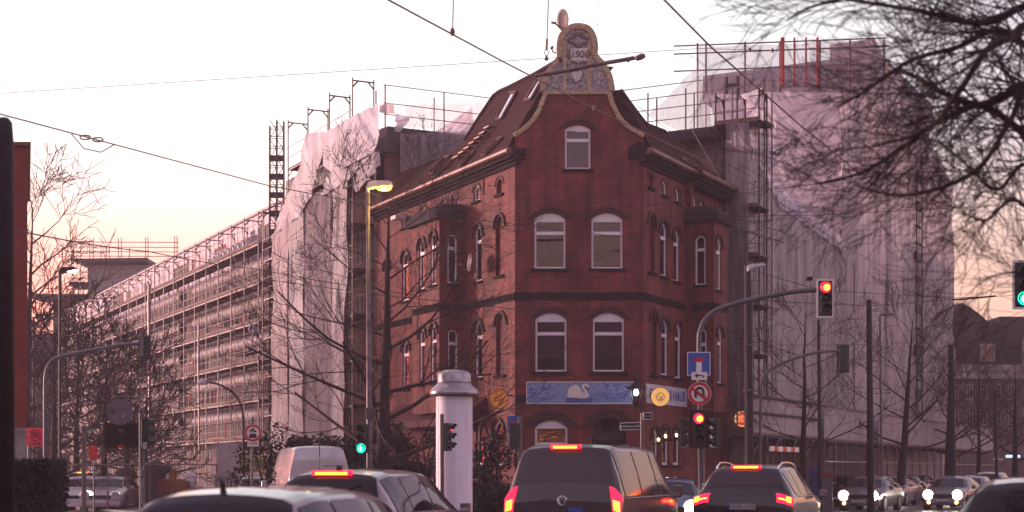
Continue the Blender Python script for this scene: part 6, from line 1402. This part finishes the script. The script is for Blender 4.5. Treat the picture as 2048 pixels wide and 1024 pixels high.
# other traffic
vehicle('delivery_van', 'cargo', 640, 44, -17, 'car_white', 'white high-roof delivery van before the evergreen bushes', 'van', None, base=-.0, scale=.935)
vehicle('oncoming_car', 'hatch', 1338, 40, 188, 'car_blue', 'blue oncoming car between the dark van and the black estate', 'car', 'oncoming cars', front=True)
H = 207
vehicle('oncoming_car', 'hatch', 1716, 61, H, 'car_grey', 'grey oncoming car with two warm headlights and fog lights, nearest of the right-hand group', 'car', 'oncoming cars', front=True, fog=True, plate='D MN 4410')
vehicle('oncoming_car', 'hatch', 1672, 68, H, 'car_anthracite', 'dark oncoming car half hidden beside the grey cabinet', 'car', 'oncoming cars', front=True, lights=False)
vehicle('oncoming_car', 'hatch', 1768, 71, H-2, 'car_silver', 'silver oncoming car with strong cold headlight behind the grey one', 'car', 'oncoming cars', front=True)
vehicle('oncoming_car', 'hatch', 1795, 79, H-2, 'car_grey', 'smaller grey oncoming car, third in the row', 'car', 'oncoming cars', front=True, dim=True)
vehicle('oncoming_car', 'hatch', 1818, 86, H-2, 'car_maroon', 'dark red oncoming car, last in the row', 'car', 'oncoming cars', front=True, dim=True)
vehicle('oncoming_car', 'hatch', 1885, 63, H, 'car_grey', 'grey oncoming car with pinkish headlight, left of the near pale roof', 'car', 'oncoming cars', front=True, fog=True)
vehicle('oncoming_car', 'hatch', 1925, 72, H, 'car_silver', 'silver oncoming car just above the near pale roof', 'car', 'oncoming cars', front=True)
vehicle('oncoming_car', 'suv', 1965, 84, H, 'car_silver', 'pale oncoming car farthest right behind the near roof', 'car', 'oncoming cars', front=True, lights=False)
vehicle('waiting_car', 'hatch', 2080, 13.4, 22, 'car_black', 'blurred dark car with shining roof at the lower right corner', 'car', None, base=.09)
vehicle('parked_car', 'hatch', 200, 60, 176, 'car_silver', 'silver car with clear windscreen facing the camera at the left', 'car', None, front=True, lights=False)
vehicle('oncoming_car', 'hatch', 146, 60, 176, 'car_white', 'white car with yellow headlight beside the hedge', 'car', None, front=True, lights=True, dim=False)
vehicle('far_car', 'suv', 158, 70, 4, 'car_silver', 'small car with red brake light beyond the hedge', 'car', None, brake=True)
vehicle('parked_car', 'hatch', 486, 64, 186, 'car_white', 'small white car parked behind the prohibition sign pole', 'car', None, front=True, lights=False)
# building-site clutter at the lower left
Yb = 66.
for i, (x0,y0,x1,y1,mm,lb) in enumerate(((316,958,345,985,'crate_red','red slatted crate on the building site'),(345,958,372,985,'crate_orange','orange slatted crate beside the red crate'),(340,975,430,990,'crate_orange','long low orange box under the crates'))):
    e = E('crate', (X_((x0+x1)/2,Yb),Yb,0), lb, 'crate'); zb_, zt_ = Z_(y1,Yb), Z_(y0,Yb); n = 7; m = MB()
    for k in range(n): a = X_(x0,Yb)+(X_(x1,Yb)-X_(x0,Yb))*k/n; m.box(a, a+.05, Yb, Yb+.03, max(.15,zb_), zt_)
    m.box(X_(x0,Yb),X_(x1,Yb),Yb-.01,Yb+.035,zt_-.08,zt_); m.box(X_(x0,Yb),X_(x1,Yb),Yb+.04,Yb+.9,max(.15,zb_),zt_-.1); m.build('slats', mm, e)
    m = MB(); m.box(X_(x0,Yb)+.02,X_(x1,Yb)-.02,Yb+.05,Yb+.85,.14,max(.16,zb_)); m.build('foot', 'plank_dark', e)
for i, (px, py, w_, h_, mm, lb) in enumerate(((380,952,26,16,'plastic_pale','crumpled pale plastic heap behind the orange crates'),(345,945,14,14,'crate_orange','small orange bag in front of the scaffolding'),(335,950,12,10,'plastic_pale','small pale bag beside the orange bag'),(395,975,22,8,'plastic_pale','flat pale package on the building site ground'),(420,978,16,8,'plastic_pale','second flat pale package nearer the dark slabs'),(310,938,60,28,'plank_dark','big brown covered pallet behind the sticker post'),(250,950,44,24,'plank_dark','rounded brown covered stack left of the sticker post'))):
    Y = Yb+1; c = P(px,py,Y); m = MB(); a, b = w_/FPX*Y/2, h_/FPX*Y/2; q = random.Random(i+3); rows = []
    for j in range(9):
        t = -1.57+3.14*j/8; rows.append([(c.x+a*math.cos(t)*math.cos(.4488*k)*(1+.18*q.random()), Y+a*.8*math.cos(t)*math.sin(.4488*k)*(1+.15*q.random()), c.z+b*math.sin(t)*(1+.15*q.random())) for k in range(14)]); rows[-1].append(rows[-1][0])
    m.grid(rows); z0 = c.z-b
    if z0 > .3: m.box(c.x-a*.8, c.x+a*.8, Y-.2, Y+.3, .02, z0+.12)
    rootmesh(m, 'covered_stack' if mm == 'plank_dark' else 'plastic_bag', mm, (c.x,Y,0), lb, 'building material')
m = MB()
for k in range(6): m.box(X_(428+k*7,58), X_(433+k*7,58), 58, 58.9, .14, Z_(950,58)-.0); m.obox((X_(433+k*7,58),58,Z_(949,58)), (.14,0,.10), (0,.03,0), (.02,0,-.03))
rootmesh(m, 'slab_stack', 'concrete', (X_(448,58),58,0), 'row of dark upright slabs with pale slanted tops beside the small white car', 'slabs')
m = MB(); m.box(X_(433,60), X_(478,60), 60, 60.06, .3, Z_(886,60)); rootmesh(m, 'site_hoarding', 'render_pale', (X_(455,60),60,0), 'pale pinkish hoarding panel half covered by bush twigs', 'hoarding')
m = MB(); pts = [P(x, 928+ (2 if i%2 else 0), 60) for i, x in enumerate(range(125,440,18))]; m.tube(pts, .03, 4)
for x in (130,215,300,433): m.tube([(X_(x,60),60,0),(X_(x,60),60,Z_(926,60))], .03, 5)
rootmesh(m, 'barrier_rail', 'plank', (X_(280,60),60,0), 'thin light rail running across the building site at the left', 'rail')
m = MB()
for x0,x1 in ((100,330),):
    n = 40
    for k in range(n): x = X_(x0+(x1-x0)*k/n,62); m.tube([(x,62,.1),(x,62,1.9)], .012, 3)
m.tube([(X_(100,62),62,1.9),(X_(330,62),62,1.9)], .02, 4); m.tube([(X_(100,62),62,.2),(X_(330,62),62,.2)], .02, 4)
rootmesh(m, 'mesh_fence', 'steel_dark', (X_(215,62),62,0), 'dark mesh fence behind the parked cars at the left', 'fence')

# ------------------------------------------------------------------ worker on the scaffold
sx_ = FL.s(510, 1.0); zf = FL.z(697, sx_, .4); base = FL(sx_, .95, 0); fl = FL(sx_,.4,0)
def person(base, zf, label):
    v = {'pelvis':(0,0,.92),'chest':(.02,-.02,1.22),'neck':(.03,-.03,1.42),'head':(.05,-.04,1.56),'top':(.05,-.04,1.70),
         'hl':(-.10,0,.88),'kl':(-.12,-.10,.50),'fl':(-.11,0,.08),'tl':(-.11,-.16,.04),'hr':(.10,0,.88),'kr':(.13,-.06,.48),'fr':(.13,.04,.08),'tr':(.14,-.12,.04),
         'sl':(-.18,-.02,1.36),'el':(-.32,-.06,1.12),'wl':(-.24,-.22,.94),'gl':(-.22,-.29,.90),'sr':(.20,-.02,1.36),'er':(.30,-.10,1.12),'wr':(.22,-.28,1.05),'gr':(.18,-.34,1.04)}
    ed = [('pelvis','chest'),('chest','neck'),('neck','head'),('head','top'),('pelvis','hl'),('hl','kl'),('kl','fl'),('fl','tl'),('pelvis','hr'),('hr','kr'),('kr','fr'),('fr','tr'),('chest','sl'),('sl','el'),('el','wl'),('wl','gl'),('chest','sr'),('sr','er'),('er','wr'),('wr','gr')]
    rad = dict(pelvis=.15,chest=.16,neck=.055,head=.095,top=.07,hl=.09,kl=.06,fl=.045,tl=.04,hr=.09,kr=.06,fr=.045,tr=.04,sl=.07,el=.05,wl=.035,gl=.04,sr=.07,er=.05,wr=.035,gr=.04)
    ks = list(v); me = bpy.data.meshes.new('person'); me.from_pydata([v[k] for k in ks], [(ks.index(a),ks.index(b)) for a,b in ed], [])
    o = bpy.data.objects.new('person', me); COL.objects.link(o); o.modifiers.new('skin','SKIN'); 
    for i,k in enumerate(ks): me.skin_vertices[0].data[i].radius = (rad[k],rad[k]*.85); 
    me.skin_vertices[0].data[0].use_root = True
    sb_ = o.modifiers.new('s','SUBSURF'); sb_.levels = 1; sb_.render_levels = 2
    bpy.context.view_layer.update(); m2 = bpy.data.meshes.new_from_object(o.evaluated_get(bpy.context.evaluated_depsgraph_get())); bpy.data.objects.remove(o)
    o = bpy.data.objects.new('person', m2); COL.objects.link(o); o.location = (base.x, base.y, zf); tag(o, label, 'person')
    m2.materials.clear()
    for k in ('jacket_pale','trousers','skin'): m2.materials.append(MATS[k])
    for p in m2.polygons:
        z = p.center.z; p.use_smooth = True; p.material_index = 1 if z < .93 and abs(p.center.x) < .24 and p.center.y > -.2 else (2 if (z > 1.44 or p.center.y < -.27) else 0)
    m = MB(lambda a,b,c: Vector((a+base.x,b+base.y,c+zf))); rows = []
    for j in range(7):
        t = .1+1.5*j/6; rows.append([(.05+.108*math.sin(t)*math.cos(.4488*k), -.015+.12*math.sin(t)*math.sin(.4488*k), 1.60+.13*math.cos(t)) for k in range(15)])
    m.grid(rows); m.build('hair', 'hair', o, smooth=True)
person(FL(FL.s(510,.7),.7,0), zf, 'worker in pale jacket standing at the near end of the open scaffolding')
m = MB(); q0, q1 = FL(FL.s(495),-.0,0), FL(FL.s(532),-.0,0); m.fr = FL; m.box(FL.s(535), FL.s(488), .0, 1.0, zf-.06, zf-.005); rootmesh(m, 'work_platform', 'plank', FL(FL.s(510),.5,zf), 'short plank platform under the worker', 'platform')

# ------------------------------------------------------------------ overhead wires
def wire(pts, r_, label, m_='black_wire', sag=0, extras=()):
    p = [P(*q) for q in pts]; out = []
    for i in range(len(p)-1):
        for k in range(8): t = k/8; v = p[i].lerp(p[i+1], t); v.z -= sag*4*t*(1-t); out.append(v)
    out.append(p[-1]); m = MB(); m.tube(out, r_, 5)
    e = E('overhead_wire', out[0], label, 'wire', None); m.build('cable', m_, e)
    for (x, y, Y, kind) in extras:
        c = P(x,y,Y); m = MB()
        if kind == 'ring': 
            for q in (-.10,.10): m.tube([(c.x+q+.085*math.cos(.5236*i), c.y, c.z-.18*q+.034*math.sin(.5236*i)) for i in range(13)], .013, 5)
            m.tube([(c.x-.32,c.y,c.z+.07),(c.x-.12,c.y,c.z-.16),(c.x+.15,c.y,c.z-.22),(c.x+.36,c.y,c.z-.1)], .010, 4)
        else: m.lathe((c.x,c.y,c.z), [(.03,-.06),(.045,0),(.03,.06)], 8)
        m.build('insulator', 'steel_dark' if m_ == 'black_wire' else m_, e)
    return e
wire([(-60,212,20),(540,372,33),(1030,462,52.5)], .012, 'long sloping wire from the upper left edge to the facade, with loop insulator', 'copper_wire', extras=((183,277,24,'ring'),))
wire([(770,-4,22),(1008,124,30),(1190,218,38),(1500,365,52),(1690,493,70),(1915,612,96)], .016, 'wire running diagonally across the gable and down the right street', 'copper_wire', extras=((905,64,26,'c'),(1188,216,38,'c')))
wire([(1325,-4,24),(1420,92,28),(1525,184,33),(1600,250,36),(1760,380,48)], .018, 'wire dropping from the top edge across the wrapped blocks', 'copper_wire', extras=((1525,184,33,'c'),))
wire([(-20,188,40),(1010,122,42),(1400,97,44),(1565,101,46),(1900,90,50)], .008, 'faint level wire high across the sky', 'copper_wire', extras=((1500,100,45,'c'),(1545,101,45.5,'c')))
wire([(-10,452,22),(297,503,38),(512,538,50),(830,590,52)], .013, 'lower wire across the long scaffolding', 'black_wire', sag=.05)
wire([(540,560,45),(760,590,46),(1030,618,53.6)], .010, 'thin wire crossing the big bare tree to the facet', 'black_wire')
wire([(440,572,60),(740,590,50),(878,416,52)], .007, 'thin service cable near the left bay roof', 'black_wire')
wire([(735,385,42),(960,440,48),(1290,480,53.4)], .010, 'wire crossing the upper facade windows', 'black_wire')
wire([(1290,412,53.6),(1500,385,52),(1750,352,50),(2060,330,48)], .012, 'upper level wire over the right street', 'black_wire')
wire([(1290,436,53.6),(1640,430,52),(2060,408,50)], .011, 'second level wire over the right street', 'black_wire')
wire([(1275,212,52),(1350,270,56),(1500,352,60)], .010, 'wire above the right red roof', 'black_wire')
wire([(1500,540,50),(1640,580,52),(1900,596,60),(2060,590,64)], .012, 'wire running past the arm signal to the right', 'black_wire')
wire([(1497,600,50),(1740,612,58),(1990,592,66)], .016, 'wire between the concrete mast and the far masts', 'black_wire')
wire([(1497,690,50),(1740,690,58),(2060,752,80)], .010, 'lowest wire between the right masts', 'black_wire')
for x0,y0,x1,y1,Y,lb in ((907,-4,905,62,26,'left hanging wire ending at a clamp above the roof'),(1097,-4,1093,100,28,'middle hanging wire with loop and weight'),(1197,-4,1190,215,38,'faint right hanging wire down to the gable wire')):
    m = MB(); m.tube([P(x0,y0,Y),P(x1,y1,Y)], .010 if x0 != 1197 else .004, 5)
    if x0 == 1097:
        c = P(1093,100,Y); m.tube([P(1094,78,Y),P(1093,100,Y)], .022, 6); m.tube([(c.x+.035*math.sin(.5236*i), c.y, c.z-.05+.06*math.cos(.5236*i)) for i in range(13)], .008, 4); m.lathe((c.x,c.y,c.z-.17), [(.04,-.02),(.03,.03),(.01,.07)], 8)
    else: c = P(x1,y1,Y); m.lathe(tuple(c), [(.04,-.03),(.02,.05)], 8)
    rootmesh(m, 'hanger_wire', 'copper_wire', P(x0,y0,Y), lb, 'wire')
m = MB(); pts = smoothpath([P(1068,152,40),P(1140,140,39.6),P(1200,128,39.3),P(1240,121,39),P(1268,116,38.8)],5); m.tube(pts, .055, 8); c = P(1281,114,38.7)
m.tube([P(1268,117,38.8),P(1275,116,38.75),P(1283,113,38.7),P(1290,111,38.7)], [.03,.075,.085,.05], 8); m.tube([P(1256,119,38.9),P(1257,124,38.9)], .035, 5)
rootmesh(m, 'bracket_arm', 'steel', P(1068,152,40), 'slanted tubular wire bracket crossing in front of the gable tiles', 'bracket')
m = MB(); m.tube(smoothpath([P(1905,600,60),P(1940,597,60),P(1992,592,60)],4), .035, 6); rootmesh(m, 'bracket_arm', 'steel_dark', P(1905,600,60), 'thin horizontal bracket at the right edge of the tall wrapped block', 'bracket')
# ------------------------------------------------------------------ air
hz = MB(); hz.box(-140, 140, -25, 180, -1, 32)
m = bpy.data.materials.new('haze'); m.use_nodes = True; t = m.node_tree; t.nodes.remove(t.nodes['Principled BSDF']); pv = t.nodes.new('ShaderNodeVolumePrincipled')
pv.inputs['Color'].default_value = (1,.84,.95,1); pv.inputs['Density'].default_value = .0008; pv.inputs['Anisotropy'].default_value = .2
t.links.new(pv.outputs[0], t.nodes['Material Output'].inputs['Volume']); MATS['haze'] = m
rootmesh(hz, 'haze', 'haze', (0,80,-1), None, None, kind='stuff')
